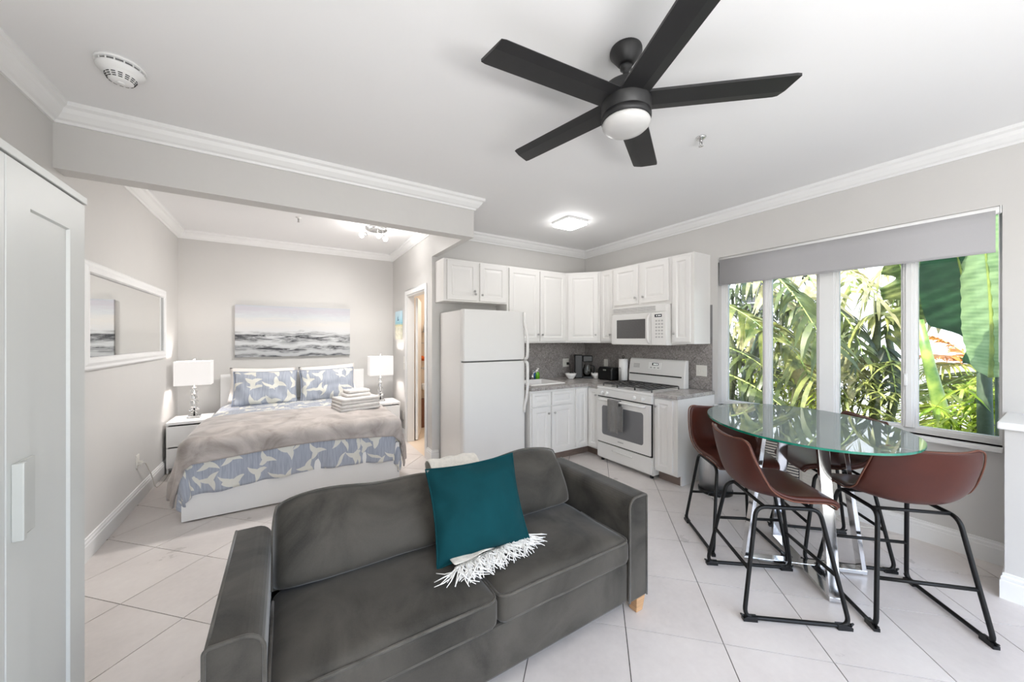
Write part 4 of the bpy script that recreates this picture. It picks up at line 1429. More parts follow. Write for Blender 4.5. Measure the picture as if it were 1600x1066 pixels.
th = thing('base_cabinet', 'white corner base cabinet with two narrow doors left of the oven', 'cabinet', (3.3, 3.3, 0), 0, 'white base cabinets')
MB().prism([(3.002, YF), (XF, YF), (XF, 3.128), (XR - 0.02, 3.128), (XR - 0.02, YK - 0.02), (3.002, YK - 0.02)], 0.1, 0.855).build('body', M['cabinet'], th)
MB().prism([(3.002, YF + 0.065), (XF + 0.065, YF + 0.065), (XF + 0.065, 3.128), (XF + 0.08, 3.128), (XF + 0.08, YF + 0.08), (3.002, YF + 0.08)], 0.0, 0.0995).build('toe_kick', M['toekick'], th)
cab_door(th, (3.01, YF - 0.0005, 0.12), UXp, NY, 0.19, 0.72, None, rail=0.045)
cab_door(th, (XF - 0.0005, YF - 0.025, 0.12), UYm, NX_, 0.165, 0.72, (0.14, 0.645), rail=0.045)
th = thing('base_cabinet', 'narrow white base cabinet right of the oven below the window end of the worktop', 'cabinet', (3.5, 2.22, 0), 0, 'white base cabinets')
MB().box(XF, 2.115, 0.1, XR - 0.001, 2.352, 0.855).build('body', M['cabinet'], th)
MB().prism([(XF, 0.1), (XF + 0.066, 0.1), (XF + 0.066, 0.0), (XR - 0.001, 0.0), (XR - 0.001, 0.856), (XF, 0.856)], 2.098, 2.1145, 'y').build('end_panel', M['cabinet'], th)
box(XF + 0.065, 2.1155, 0.0, XF + 0.08, 2.352, 0.0995).build('toe_kick', M['toekick'], th)
cab_door(th, (XF - 0.0005, 2.346, 0.12), UYm, NX_, 0.20, 0.72, (0.025, 0.645), rail=0.045)

SX0, SX1, SY0, SY1 = 2.44, 2.96, 3.45, 3.93
th = thing('countertop', 'grey speckled L-shaped worktop round the sink corner', 'countertop', (2.9, 3.7, 0.857))
XE = XF - 0.03
MB().cells([2.336, SX0 + 0.02, SX1 - 0.02, XE, XR - 0.012], [3.129, YF - 0.03, SY0 + 0.02, SY1 - 0.02, YK - 0.012],
           lambda i, j: not (i == 1 and j == 2) and not (j == 0 and i < 3), 0.857, ZT).build('slab', M['counter'], th, bevel=0.006)
th = thing('countertop', 'short grey speckled worktop right of the stove by the window', 'countertop', (3.5, 2.22, 0.857))
box(XE, 2.085, 0.857, XR - 0.012, 2.352, ZT).build('slab', M['counter'], th, bevel=0.006)

th = thing('sink', 'white drop-in sink in the corner worktop', 'sink', (2.7, 3.69, 0.75))
rg = lambda i, z: [(SX0 + i, SY0 + i, z), (SX1 - i, SY0 + i, z), (SX1 - i, SY1 - i, z), (SX0 + i, SY1 - i, z)]
MB().loops([rg(0, ZT + 0.0005), rg(0.004, ZT + 0.012), rg(0.03, ZT + 0.013), rg(0.04, ZT + 0.004), rg(0.06, 0.74), rg(0.09, 0.73)], False, True).build('basin', M['ceramic'], th, bevel=0.004)
MB().lathe([(0.001, 0.7315), (0.04, 0.7315), (0.036, 0.735), (0.001, 0.734)], (2.70, 3.69, 0), 20).build('drain', M['chrome'], th)
th = thing('faucet', 'white and chrome tap at the back of the sink', 'faucet', (2.83, 3.975, ZT))
MB().lathe([(0.001, ZT + 0.0005), (0.026, ZT + 0.0005), (0.022, ZT + 0.05), (0.016, ZT + 0.075), (0.001, ZT + 0.08)], (2.83, 3.975, 0), 18).build('base', M['chrome'], th)
MB().tube(rounded([(2.83, 3.975, ZT + 0.06), (2.83, 3.97, ZT + 0.16), (2.77, 3.80, ZT + 0.12)], 0.05), [0.012] * 8, 10).build('spout', M['chrome'], th)
MB().tube([(2.83, 3.975, ZT + 0.078), (2.85, 3.965, ZT + 0.10), (2.905, 3.93, ZT + 0.155)], [0.009, 0.008, 0.011], 8).build('lever', M['ceramic'], th)


def bottle(x, y, label, mtl, r_, h_, pump=False):
    th = thing('soap_bottle', label, 'bottle', (x, y, ZT))
    MB().lathe([(0.001, ZT + 0.0006), (r_, ZT + 0.001), (r_, ZT + h_ * 0.6), (r_ * 0.75, ZT + h_ * 0.75), (r_ * 0.35, ZT + h_ * 0.82), (r_ * 0.35, ZT + h_ * 0.86), (0.001, ZT + h_ * 0.86)], (x, y, 0), 16, squash=0.7).build('body', mtl, th)
    mb = MB().lathe([(0.001, ZT + h_ * 0.862), (r_ * 0.42, ZT + h_ * 0.862), (r_ * 0.4, ZT + h_), (0.001, ZT + h_)], (x, y, 0), 12)
    if pump:
        mb.tube([(x, y, ZT + h_ - 0.002), (x, y, ZT + h_ + 0.035), (x - 0.03, y - 0.02, ZT + h_ + 0.033)], 0.004, 6)
    mb.build('cap', M['ceramic'], th)


bottle(2.935, 4.005, 'green dish soap bottle with a white pump at the back of the sink', M['greenliq'], 0.034, 0.12, True)
bottle(2.885, 4.015, 'small blue soap bottle left of the green one', M['blueliq'], 0.026, 0.13)

# backsplash of small grey tiles laid diagonally, part of the walls
def backsplash(wall, axis, plane, sgn, rect):
    hs = 0.15 * math.sqrt(2) / 2
    u0, v0, u1, v1 = rect
    for i in range(-30, 60):
        for j in range(-12, 12):
            cu = u0 + i * hs
            cv = v0 + j * hs
            if (i + j) % 2:
                continue
            h = hs - 0.0016
            p = clip_poly([(cu - h, cv), (cu, cv - h), (cu + h, cv), (cu, cv + h)], *rect)
            if len(p) < 3 or area(p) < 3e-4:
                continue
            a, c = sorted((plane - sgn * 0.0005, plane + sgn * 0.007))
            MB().prism(p, a, c, axis).build('wall_tile', M['splash'], wall)


bs = MB().box(2.30, YK - 0.003, ZT, XR - 0.003, YK - 0.0003, ZU0)
bs.build('backsplash_grout', M['gasket'], wall_k)
MB().box(XR - 0.003, 2.118, 0.86, XR - 0.0003, YK - 0.003, ZU0 + 0.42).build('backsplash_grout', M['gasket'], wall_w)
backsplash(wall_k, 'y', YK - 0.0035, -1, (2.32, ZT + 0.002, XR - 0.011, ZU0 - 0.002))
# window wall: prism on the x axis takes (y, z)
backsplash(wall_w, 'x', XR - 0.0035, -1, (2.12, ZT + 0.002, YK - 0.011, ZU0 - 0.002))

plate('wall_outlet', 'white double outlet plate with a black plug above the two bowls', (3.48, YK - 0.0115, 1.10), UXp, NY, 0.115, 0.12, 'so', 'outlet')
plate('wall_outlet', 'white single outlet plate above the toaster', (XR - 0.0115, 3.62, 1.10), UYm, NX_, 0.07, 0.12, 'o', 'outlet')
plate('light_switch', 'white double switch plate on the backsplash right of the stove', (XR - 0.0115, 2.23, 1.10), UYm, NX_, 0.12, 0.12, 'ss', 'switch')


def bowl(x, y, label, r_=0.078, h_=0.075):
    o = MB().lathe([(0.001, ZT + 0.001), (r_ * 0.5, ZT + 0.001), (r_ * 0.55, ZT + 0.008), (r_ * 0.85, ZT + h_ * 0.5), (r_, ZT + h_), (r_ * 0.96, ZT + h_), (r_ * 0.8, ZT + h_ * 0.5), (r_ * 0.5, ZT + 0.014), (0.001, ZT + 0.012)], (x, y, 0), 28).build('bowl', M['ceramic'], org=(x, y, ZT))
    return props(o, label, 'bowl', 'white bowls on the worktop')


bowl(3.36, 3.80, 'white bowl left of the coffee maker with a cord resting in it')
bowl(3.675, 3.62, 'white bowl between the coffee maker and the toaster')
props(MB().tube(rounded([(3.505, YK - 0.025, 1.085), (3.50, 3.98, 1.09), (3.46, 3.93, 1.02), (3.38, 3.82, 0.985), (3.33, 3.80, 0.975), (3.39, 3.76, 0.982), (3.44, 3.85, 0.965), (3.45, 3.92, 0.91), (3.50, 3.90, 0.903)], 0.05), 0.005, 6).box(3.492, YK - 0.045, 1.07, 3.52, YK - 0.02, 1.105).build('appliance_cord', M['black'], org=(3.45, 3.9, 0.95)), 'black cord from the double outlet draped over the left bowl', 'cord')

# coffee maker
cx_, cy_ = 3.545, 3.80
th = thing('coffee_maker', 'black drip coffee maker with a glass carafe in the corner', 'coffee maker', (cx_, cy_, ZT))
ax, ay = 0.79, -0.61      # from tank to carafe
def cbox(a0, a1, w_, z0, z1):
    px, py = -ay, ax
    return [[(cx_ + ax * a + px * s * w_, cy_ + ay * a + py * s * w_, z) for a, s in ((a0, -1), (a1, -1), (a1, 1), (a0, 1))] for z in (z0, z1)]
MB().loops(cbox(-0.09, 0.02, 0.075, ZT + 0.001, ZT + 0.33)).build('tank', M['black'], th, bevel=0.012)
MB().loops(cbox(0.021, 0.17, 0.075, ZT + 0.001, ZT + 0.03)).build('hot_plate', M['black'], th, bevel=0.008)
MB().loops(cbox(0.021, 0.16, 0.07, ZT + 0.23, ZT + 0.32)).build('brew_basket', M['black'], th, bevel=0.012)
MB().lathe([(0.04, ZT + 0.031), (0.06, ZT + 0.06), (0.06, ZT + 0.12), (0.042, ZT + 0.175), (0.046, ZT + 0.19)], (cx_ + ax * 0.09, cy_ + ay * 0.09, 0), 20).build('carafe', M['pane'], th)
MB().tube(rounded([(cx_ + ax * 0.14, cy_ + ay * 0.14, ZT + 0.18), (cx_ + ax * 0.19, cy_ + ay * 0.19, ZT + 0.17), (cx_ + ax * 0.19, cy_ + ay * 0.19, ZT + 0.08), (cx_ + ax * 0.155, cy_ + ay * 0.155, ZT + 0.07)], 0.02), 0.008, 8).build('carafe_handle', M['black'], th)

# toaster
th = thing('toaster', 'black two-slice toaster beside the paper towels', 'toaster', (3.69, 3.42, ZT))
tx, ty, hw, hl, hh = 3.69, 3.41, 0.085, 0.125, 0.175
prof = [(-hw, 0.012), (-hw, hh - 0.04), (-hw + 0.03, hh), (hw - 0.03, hh), (hw, hh - 0.04), (hw, 0.012)]
MB().prism([(tx + a, ZT + c) for a, c in prof], ty - hl, ty + hl, 'y') if False else None
mb = MB()
mb.loops([[(tx + a * k, y, ZT + 0.012 + (c - 0.012) * (0.9 + 0.1 * k)) for a, c in prof] for y, k in ((ty - hl, 0.9), (ty - hl + 0.015, 1.0), (ty + hl - 0.015, 1.0), (ty + hl, 0.9))])
mb.build('shell', M['black'], th, bevel=0.008)
for dx in (-0.032, 0.032):
    box(tx + dx - 0.011, ty - 0.085, ZT + hh - 0.0006, tx + dx + 0.011, ty + 0.085, ZT + hh + 0.0012).build('slot', M['iron'], th)
for dy in (-0.09, 0.09):
    box(tx - 0.07, ty + dy - 0.012, ZT + 0.0006, tx + 0.07, ty + dy + 0.012, ZT + 0.0115).build('foot', M['black'], th)
box(tx - hw - 0.006, ty - 0.03, ZT + 0.13, tx - hw + 0.002, ty + 0.02, ZT + 0.148).build('badge', M['nickel'], th, bevel=0.001)
box(tx - 0.014, ty - hl - 0.02, ZT + 0.10, tx + 0.014, ty - hl - 0.0005, ZT + 0.116).build('lever', M['black'], th, bevel=0.003)

# paper towel holder and roll
ux, uy = 3.75, 3.215
th = thing('paper_towel_holder', 'wire paper towel holder with a white roll between toaster and stove', 'paper towel', (ux, uy, ZT))
MB().lathe([(0.001, ZT + 0.0006), (0.072, ZT + 0.0006), (0.07, ZT + 0.01), (0.001, ZT + 0.012)], (ux, uy, 0), 24).build('base', M['nickel'], th)
MB().lathe([(0.012, ZT + 0.0125), (0.058, ZT + 0.0125), (0.058, ZT + 0.29), (0.012, ZT + 0.29)], (ux, uy, 0), 28).build('paper_roll', M['paper'], th)
loop = [(ux - 0.0 + 0.018 * math.sin(a), uy, ZT + 0.318 - 0.018 * math.cos(a)) for a in [2 * PI * k / 14 for k in range(14)]]
MB().tube([(ux, uy, ZT + 0.012), (ux, uy, ZT + 0.30)], 0.004, 8).tube(loop, 0.0035, 6, True).build('rod', M['black'], th)
ga = [(ux - 0.066, uy + 0.018, ZT + 0.01), (ux - 0.066, uy + 0.018, ZT + 0.165), (ux - 0.066, uy, ZT + 0.185), (ux - 0.066, uy - 0.018, ZT + 0.165), (ux - 0.066, uy - 0.018, ZT + 0.01)]
MB().tube(rounded(ga, 0.02), 0.0035, 8).build('tension_arm', M['nickel'], th)

# ------------------------------------------------------------------ gas range
RX0, RX1, RY0, RY1, RZ = 3.172, 3.83, 2.356, 3.118, 0.885
th = thing('gas_range', 'white freestanding gas range with a dark oven window', 'oven', (3.5, 2.74, 0))
box(RX0 + 0.03, RY0, 0.035, RX1, RY1, RZ - 0.012).build('body', M['appliance'], th)
box(RX0, RY0 - 0.002, RZ - 0.028, RX1, RY1 + 0.002, RZ).build('cooktop', M['appliance'], th, bevel=0.008)
box(RX0 + 0.004, RY0 + 0.001, 0.775, RX0 + 0.0295, RY1 - 0.001, RZ - 0.0285).build('control_panel', M['appliance'], th, bevel=0.003)
box(RX0 + 0.012, RY0 + 0.003, 0.225, RX0 + 0.0295, RY1 - 0.003, 0.774).build('door_gasket', M['black'], th)
od = frame_door((RX0 + 0.0115, RY1 - 0.004, 0.24), UYm, NX_, RY1 - RY0 - 0.014, 0.522, 0.022, 0.11, 0.003, name='oven_door', parent=th, m=M['appliance'], stile=0.085, bev=0.006)
ry0, ry1 = RY0 + 0.092, RY1 - 0.092
oc = []
for qy, qz, a0 in ((1, 1, 0), (-1, 1, 90), (-1, -1, 180), (1, -1, 270)):
    for k in range(6):
        a = R(a0 + 18 * k)
        oc.append(((ry0 + ry1) / 2 + qy * ((ry1 - ry0) / 2 - 0.03) + 0.03 * math.cos(a), 0.501 + qz * (0.17 - 0.03) + 0.03 * math.sin(a)))
MB().prism(oc, RX0 - 0.0078 - 0.003, RX0 - 0.0072, 'x').build('oven_window', M['ovenglass'], od)
hz = 0.742
MB().tube(rounded([(RX0 - 0.0107, RY1 - 0.06, hz), (RX0 - 0.05, RY1 - 0.07, hz), (RX0 - 0.05, RY0 + 0.08, hz), (RX0 - 0.0107, RY0 + 0.07, hz)], 0.03), 0.0135, 10).build('handle', M['appliance'], od)
box(RX0 + 0.004, RY0 + 0.003, 0.052, RX0 + 0.0295, RY1 - 0.003, 0.222).build('storage_drawer', M['appliance'], th, bevel=0.004)
sd = th.children[-1]
mb = MB().tube([(RX0 + 0.002, 2.60, 0.165), (RX0 - 0.006, 2.62, 0.166), (RX0 - 0.006, 2.86, 0.166), (RX0 + 0.002, 2.88, 0.165)], 0.009, 8)
mb.build('pull', M['appliance'], sd)
for y in (RY0 + 0.04, RY1 - 0.04):
    for x in (RX0 + 0.06, RX1 - 0.06):
        MB().lathe([(0.001, 0.0008), (0.02, 0.0008), (0.018, 0.034), (0.001, 0.034)], (x, y, 0), 12).build('foot', M['black'], th)
for y in (3.03, 2.955, 2.57, 2.46):
    MB().lathe([(0.021, RX0 + 0.0035), (0.021, RX0 - 0.004), (0.017, RX0 - 0.016), (0.001, RX0 - 0.017)], (0, y, 0.815), 18, 'x').box(RX0 - 0.028, y - 0.004, 0.798, RX0 - 0.006, y + 0.004, 0.832).build('knob', M['appliance'], th)
# burners and grates
for k, (x, y, r_) in enumerate(((3.33, 2.55, 0.042), (3.33, 2.93, 0.05), (3.60, 2.55, 0.05), (3.60, 2.93, 0.04), (3.465, 2.74, 0.045))):
    b_ = MB().lathe([(0.001, RZ + 0.0005), (r_ * 1.5, RZ + 0.0005), (r_ * 1.45, RZ + 0.004), (r_ * 0.9, RZ + 0.004), (r_ * 0.9, RZ + 0.014), (0.001, RZ + 0.014)], (x, y, 0), 24).build('burner', M['steel'], th)
    MB().lathe([(0.001, RZ + 0.0145), (r_, RZ + 0.0145), (r_ * 0.95, RZ + 0.022), (0.001, RZ + 0.023)], (x, y, 0), 20).build('burner_cap', M['ceramic'], b_)
for y0, y1 in ((RY0 + 0.045, 2.615), (2.62, 2.86), (2.865, RY1 - 0.045)):
    mb = MB()
    x0, x1, zg = RX0 + 0.065, RX1 - 0.125, RZ + 0.034
    mb.tube(rounded([(x0, y0, zg), (x1, y0, zg), (x1, y1, zg), (x0, y1, zg)], 0.02, True), 0.0062, 6, True)
    ym = (y0 + y1) / 2
    mb.tube([(x0, ym, zg), (x1, ym, zg)], 0.0055, 6)
    for q in range(1, 6):
        x = x0 + (x1 - x0) * q / 6
        mb.tube([(x, y0, zg), (x, y1, zg)], 0.005, 6)
    for x in (x0, x1):
        for y in (y0, y1):
            mb.tube([(x, y, zg), (x, y, RZ + 0.0008)], 0.0065, 6)
    mb.build('grate', M['iron'], th)
# backguard
gb = MB()
gb.prism([(RX1 - 0.085, RZ + 0.0005), (RX1, RZ + 0.0005), (RX1, 1.205), (RX1 - 0.035, 1.205), (RX1 - 0.055, 1.195), (RX1 - 0.085, 1.03)], RY0, RY1 + 0.006, 'y')
gb.build('backguard', M['appliance'], th, bevel=0.01)
bgq = th.children[-1]
box(RX1 - 0.0885, RY0 + 0.035, 1.008, RX1 - 0.084, RY1 - 0.01, 1.022).build('trim_line', M['black'], bgq)


def on_guard(y0, y1, z0, z1, n0, n1):
    f = lambda z: RX1 - 0.085 + 0.03 * (z - 1.03) / 0.165
    return MB().loops([[(f(z) - n, y, z) for y, z in ((y0, z0), (y1, z0), (y1, z1), (y0, z1))] for n in (n0, n1)])


on_guard(2.655, 2.835, 1.085, 1.165, -0.002, 0.002).build('clock_panel', M['white'], bgq, bevel=0.0008)
on_guard(2.70, 2.785, 1.128, 1.158, 0.0021, 0.003).build('clock_window', M['black'], bgq)
for k in range(3):
    y = 2.767 - k * 0.022
    on_guard(y - 0.013, y, 1.135, 1.151, 0.0031, 0.0034).build('digit', M['display'], bgq)
for k in range(3):
    on_guard(2.685 + k * 0.05, 2.71 + k * 0.05, 1.095, 1.108, 0.0021, 0.0035).build('button', M['greyprint'], bgq)
for k in range(3):
    on_guard(2.965, 3.055, 1.092 + k * 0.018, 1.103 + k * 0.018, -0.001, 0.0008).build('spec_label', M['greyprint'], bgq)
box(RX0 - 0.0112, 2.71, 0.283, RX0 - 0.0103, 2.79, 0.297).build('maker_plate', M['greyprint'], od)

# dish towel over the oven handle
P = []
for i in range(13):
    u = i / 12
    y = 2.885 - 0.16 * u
    row = []
    wv = 0.004 * math.sin(u * 12)
    for j in range(33):
        a = j / 32
        if a < 0.44:
            z = 0.47 + (hz + 0.012 - 0.47) * a / 0.44
            x = RX0 - 0.024 + wv
        elif a < 0.56:
            q = (a - 0.44) / 0.12 * PI
            x = RX0 - 0.05 + 0.022 * math.cos(q) + wv * (0 if 0.47 < a < 0.53 else 0.3)
            z = hz + 0.012 + 0.012 * math.sin(q)
        else:
            k = (a - 0.56) / 0.44
            z = hz + 0.012 - (hz + 0.012 - 0.40) * k
            x = RX0 - 0.073 + 0.018 * k * math.sin(u * 9 + 1) * 0.6 + wv
        row.append((x, y, z))
    P.append(row)
th = thing('dish_towel', 'grey dish towel hanging over the oven door handle', 'towel', (RX0 - 0.06, 2.8, 0.7))
MB().grid(P).build('cloth', M['greytowel'], th, solid=0.006, offset=0)
# the second, narrower fold hanging behind on the right
P = [[(x + 0.012 + 0.004 * math.sin(i * 2.1), y - 0.105 + 0.05 * (i / 12), z if z > 0.7 else 0.7 - (0.7 - z) * 0.92) for (x, y, z) in row[20:]] for i, row in enumerate(P)]
MB().grid(P).build('back_fold', M['greytowel'], th, solid=0.005, offset=0)

# ------------------------------------------------------------------ refrigerator
FX0, FX1, FYd = 1.538, 2.30, 3.37
th = thing('refrigerator', 'white top-freezer refrigerator at the left end of the kitchen', 'refrigerator', (1.92, 3.7, 0))
box(FX0 + 0.004, FYd + 0.085, 0.02, FX1 - 0.004, 4.03, 1.752).build('body', M['appliance'], th, bevel=0.006)
box(FX0 + 0.012, FYd + 0.072, 0.1, FX1 - 0.012, FYd + 0.0845, 1.745).build('gasket', M['gasket'], th)
box(FX0 + 0.01, FYd + 0.05, 0.001, FX1 - 0.01, FYd + 0.084, 0.095).build('kick_grille', M['gasket'], th)
for nm, z0, z1 in (('fridge_door', 0.105, 1.203), ('freezer_door', 1.217, 1.756)):
    mb = MB()
    n = 8
    prof = [(FX0, FYd + 0.071)]
    for q in range(n + 1):
        x = FX0 + 0.012 + (FX1 - FX0 - 0.024) * q / n
        k = 2 * q / n - 1
        prof.append((x, FYd - 0.006 * (1 - k * k)))
    prof.append((FX1, FYd + 0.071))
    prof.insert(1, (FX0, FYd + 0.012))
    prof.insert(-1, (FX1, FYd + 0.012))
    d = mb.prism(prof, z0, z1).build(nm, M['appliance'], th, bevel=0.006)
    hx_ = FX1 - 0.018
    if nm == 'freezer_door':
        path = [(hx_, FYd - 0.004, 1.75), (hx_, FYd - 0.008, 1.62), (hx_ + 0.008, FYd - 0.04, 1.54), (hx_ + 0.008, FYd - 0.062, 1.45), (hx_ + 0.008, FYd - 0.062, 1.30), (hx_ + 0.008, FYd - 0.05, 1.235), (hx_ + 0.006, FYd - 0.008, 1.222)]
    else:
        path = [(hx_ + 0.006, FYd - 0.008, 1.197), (hx_ + 0.008, FYd - 0.05, 1.185), (hx_ + 0.008, FYd - 0.062, 1.13), (hx_ + 0.008, FYd - 0.062, 0.92), (hx_ + 0.008, FYd - 0.045, 0.80), (hx_, FYd - 0.012, 0.70), (hx_, FYd - 0.004, 0.62)]
    MB().tube(rounded(path, 0.04), 0.017, 10).build('handle', M['appliance'], d)

# ================================================================== living room: sofa
SX = (-0.185, 1.635)
SYF, SYB = 1.245, 1.95
th = thing('sofa', 'grey velvet two-cushion sofa in the foreground', 'sofa', (0.72, 1.6, 0))
AW = 0.135
box(SX[0] + AW, SYF + 0.012, 0.085, SX[1] - AW, SYB - 0.10, 0.29).build('base', M['velvet'], th, bevel=0.012)
box(SX[0] + AW, SYB - 0.10, 0.085, SX[1] - AW, SYB, 0.60).build('back_panel', M['velvet'], th, bevel=0.02, seg=3)


def arm(x0, x1, inner):
    """track arm with a rounded inner shoulder"""
    zt = 0.622
    prof = []
    r_ = 0.055
    for q in range(7):
        a = PI / 2 * q / 6
        if inner > 0:
            prof.append((x1 - r_ + r_ * math.cos(a), zt - r_ + r_ * math.sin(a)))
        else:
            prof.append((x1 - 0.014 + 0.014 * math.cos(a), zt - 0.014 + 0.014 * math.sin(a)))
    for q in range(7):
        a = PI / 2 + PI / 2 * q / 6
        if inner > 0:
            prof.append((x0 + 0.014 + 0.014 * math.cos(a), zt - 0.014 + 0.014 * math.sin(a)))
        else:
            prof.append((x0 + r_ + r_ * math.cos(a), zt - r_ + r_ * math.sin(a)))
    prof += [(x0, 0.085), (x1, 0.085)]
    o = MB().prism(prof, SYF, SYB, 'y').build('arm', M['velvet'], th, bevel=0.006)
    pts = [(x, SYF - 0.001, z) for x, z in ([prof[-1]] + prof[:-2] + [prof[-2]])]
    MB().tube(pts, 0.0055, 8).build('piping', M['velvetpipe'], o)
    xo = x0 + 0.006 if inner > 0 else x1 - 0.006
    MB().tube([(xo, SYF, zt - 0.003), (xo, SYB - 0.004, zt - 0.003)], 0.0055, 8).build('piping', M['velvetpipe'], o)
    return o


arm(SX[0], SX[0] + AW, 1)
arm(SX[1] - AW, SX[1], -1)
for x in (SX[0] + 0.012, SX[1] - 0.072):
    for y in (SYF + 0.006, SYB - 0.08):
        rg = lambda k, z: [(x + 0.03 - k, y + 0.03 - k, z), (x + 0.03 + k, y + 0.03 - k, z), (x + 0.03 + k, y + 0.03 + k, z), (x + 0.03 - k, y + 0.03 + k, z)]
        MB().loops([rg(0.024, 0.0008), rg(0.034, 0.0845)]).build('leg', M['wood'], th, bevel=0.003)


def cushion(x0, x1, y0, y1, z0, z1, crown, seed, wr=0.006, r_=0.035, n=26, slope=0.0):
    """box cushion with soft edges, a crowned top and slight creases; one closed surface"""
    cx_, cy_, cz_ = (x0 + x1) / 2, (y0 + y1) / 2, (z0 + z1) / 2
    hx_, hy_, hz_ = (x1 - x0) / 2, (y1 - y0) / 2, (z1 - z0) / 2
    bm = bmesh.new()
    bmesh.ops.create_cube(bm, size=2.0)
    bmesh.ops.subdivide_edges(bm, edges=bm.edges[:], cuts=n, use_grid_fill=True)
    for v in bm.verts:
        p = Vector((v.co.x * hx_, v.co.y * hy_, v.co.z * hz_))
        q = Vector((max(-hx_ + r_, min(hx_ - r_, p.x)), max(-hy_ + r_, min(hy_ - r_, p.y)), max(-hz_ + r_, min(hz_ - r_, p.z))))
        d = p - q
        if d.length > 1e-9:
            p = q + d.normalized() * r_
        u, w_ = v.co.x, v.co.y
        k = (1 - u ** 4) * (1 - w_ ** 4)
        if v.co.z > 0:
            p.z += crown * k * v.co.z
        p.x += 0.012 * u * (1 - w_ * w_) * (1 - v.co.z ** 2) * 0.5
        nn = noise.noise(Vector((p.x * 4 + seed, p.y * 4, p.z * 4))) + 0.5 * noise.noise(Vector((p.x * 11, p.y * 9 + seed, p.z * 9)))
        p += (p - q if False else Vector((0, -0.3 if v.co.y < -0.9 else 0, 1 if v.co.z > 0.2 else 0))) * wr * nn
        v.co = Vector((cx_, cy_, cz_)) + p
    mb = MB()
    bm.verts.index_update()
    mb.add([v.co.copy() for v in bm.verts], [tuple(v.index for v in f.verts) for f in bm.faces], True)
    bm.free()
    return mb


mid = 0.722
for (x0, x1, sd) in ((SX[0] + AW + 0.003, mid - 0.002, 1.0), (mid + 0.002, SX[1] - AW - 0.003, 5.0)):
    z1 = 0.425
    c = cushion(x0, x1, SYF - 0.012, 1.76, 0.293, z1, 0.03, sd)
    o = c.build('seat_cushion', M['velvet'], th)
    zz = z1 - 0.012
    path = rounded([(x0 + 0.004, 1.70, zz), (x0 + 0.004, SYF - 0.008, zz), (x1 - 0.004, SYF - 0.008, zz), (x1 - 0.004, 1.70, zz)], 0.05, n=6)
    path2 = []
    for a, b_ in zip(path, path[1:]):
        for k in range(4):
            path2.append(a.lerp(b_, k / 4))
    path2 = [p + Vector((0, 0, 0.004 * noise.noise(p * 7))) for p in path2]
    MB().tube(path2, 0.0058, 8).build('piping', M['velvetpipe'], o)
    MB().tube([(p.x, p.y, p.z - 0.098) for p in path2], 0.0052, 8).build('piping', M['velvetpipe'], o)


def back_cushion(x0, x1, sd, droop_l, droop_r):
    """loose back cushion leaning on the back panel; fuller in the middle, rounded top"""
    w_, h_, tk = x1 - x0, 0.302, 0.17
    nx_, nz_ = 30, 24
    lean = 0.5
    F_, B_ = [], []
    for i in range(nx_ + 1):
        u = -1 + 2 * i / nx_
        rf, rb = [], []
        for j in range(nz_ + 1):
            v = -1 + 2 * j / nz_
            k = max(0, 1 - abs(u) ** 7) ** 0.5 * max(0, 1 - abs(v) ** 5) ** 0.5
            # outline: superellipse-like rounding towards the top corners
            top = 1.0 - 0.06 * abs(u) ** 10
            x = (x0 + x1) / 2 + u * w_ / 2 * (1 - 0.035 * max(0, v) ** 3)
            zl = (v + 1) / 2 * h_ * top
            nn = noise.noise(Vector((u * 2 + sd, v * 2, sd))) * 0.010 + noise.noise(Vector((u * 7 + sd, v * 2.5, 2 + sd))) * 0.004
            sag = (droop_l * max(0, -u) ** 3 + droop_r * max(0, u) ** 3 + 0.010 * math.sin(u * 4.3 + sd)) * max(0, v)
            zl -= sag
            yb = 1.718 + zl * lean
            yf = yb - (tk * 0.42 + 0.03 * (1 - (v + 0.3) ** 2)) * k + nn * k
            ybk = yb + (tk * 0.40) * k
            z0_ = 0.444
            rf.append((x, yf, z0_ + zl + 0.05 * k * (1 - v) * 0.0))
            rb.append((x, ybk, z0_ + zl))
        F_.append(rf)
        B_.append(rb)
    o = MB().grid(F_).grid(B_).build('back_cushion', M['velvet'], th)
    rim = [F_[0][j] for j in range(0, nz_ + 1)] + [F_[i][nz_] for i in range(1, nx_ + 1)] + [F_[nx_][nz_ - j] for j in range(1, nz_ + 1)]
    MB().tube(rim, 0.0055, 8).build('piping', M['velvetpipe'], o)
    return o


back_cushion(SX[0] + AW + 0.004, mid + 0.02, 0.7, 0.0, 0.045)
back_cushion(mid + 0.024, SX[1] - AW - 0.004, 3.1, 0.07, 0.0)

# teal cushion
pillow('throw_pillow', M['teal'], 0.455, 0.415, 0.13, (0.785, 1.55, 0.648), (R(90 - 24), R(2.5), R(-8)), 'teal square throw pillow leaning on the sofa back', 'pillow', seed=0.9, piping=M['teal'], pinch=0.07, backmat=M['knit'])

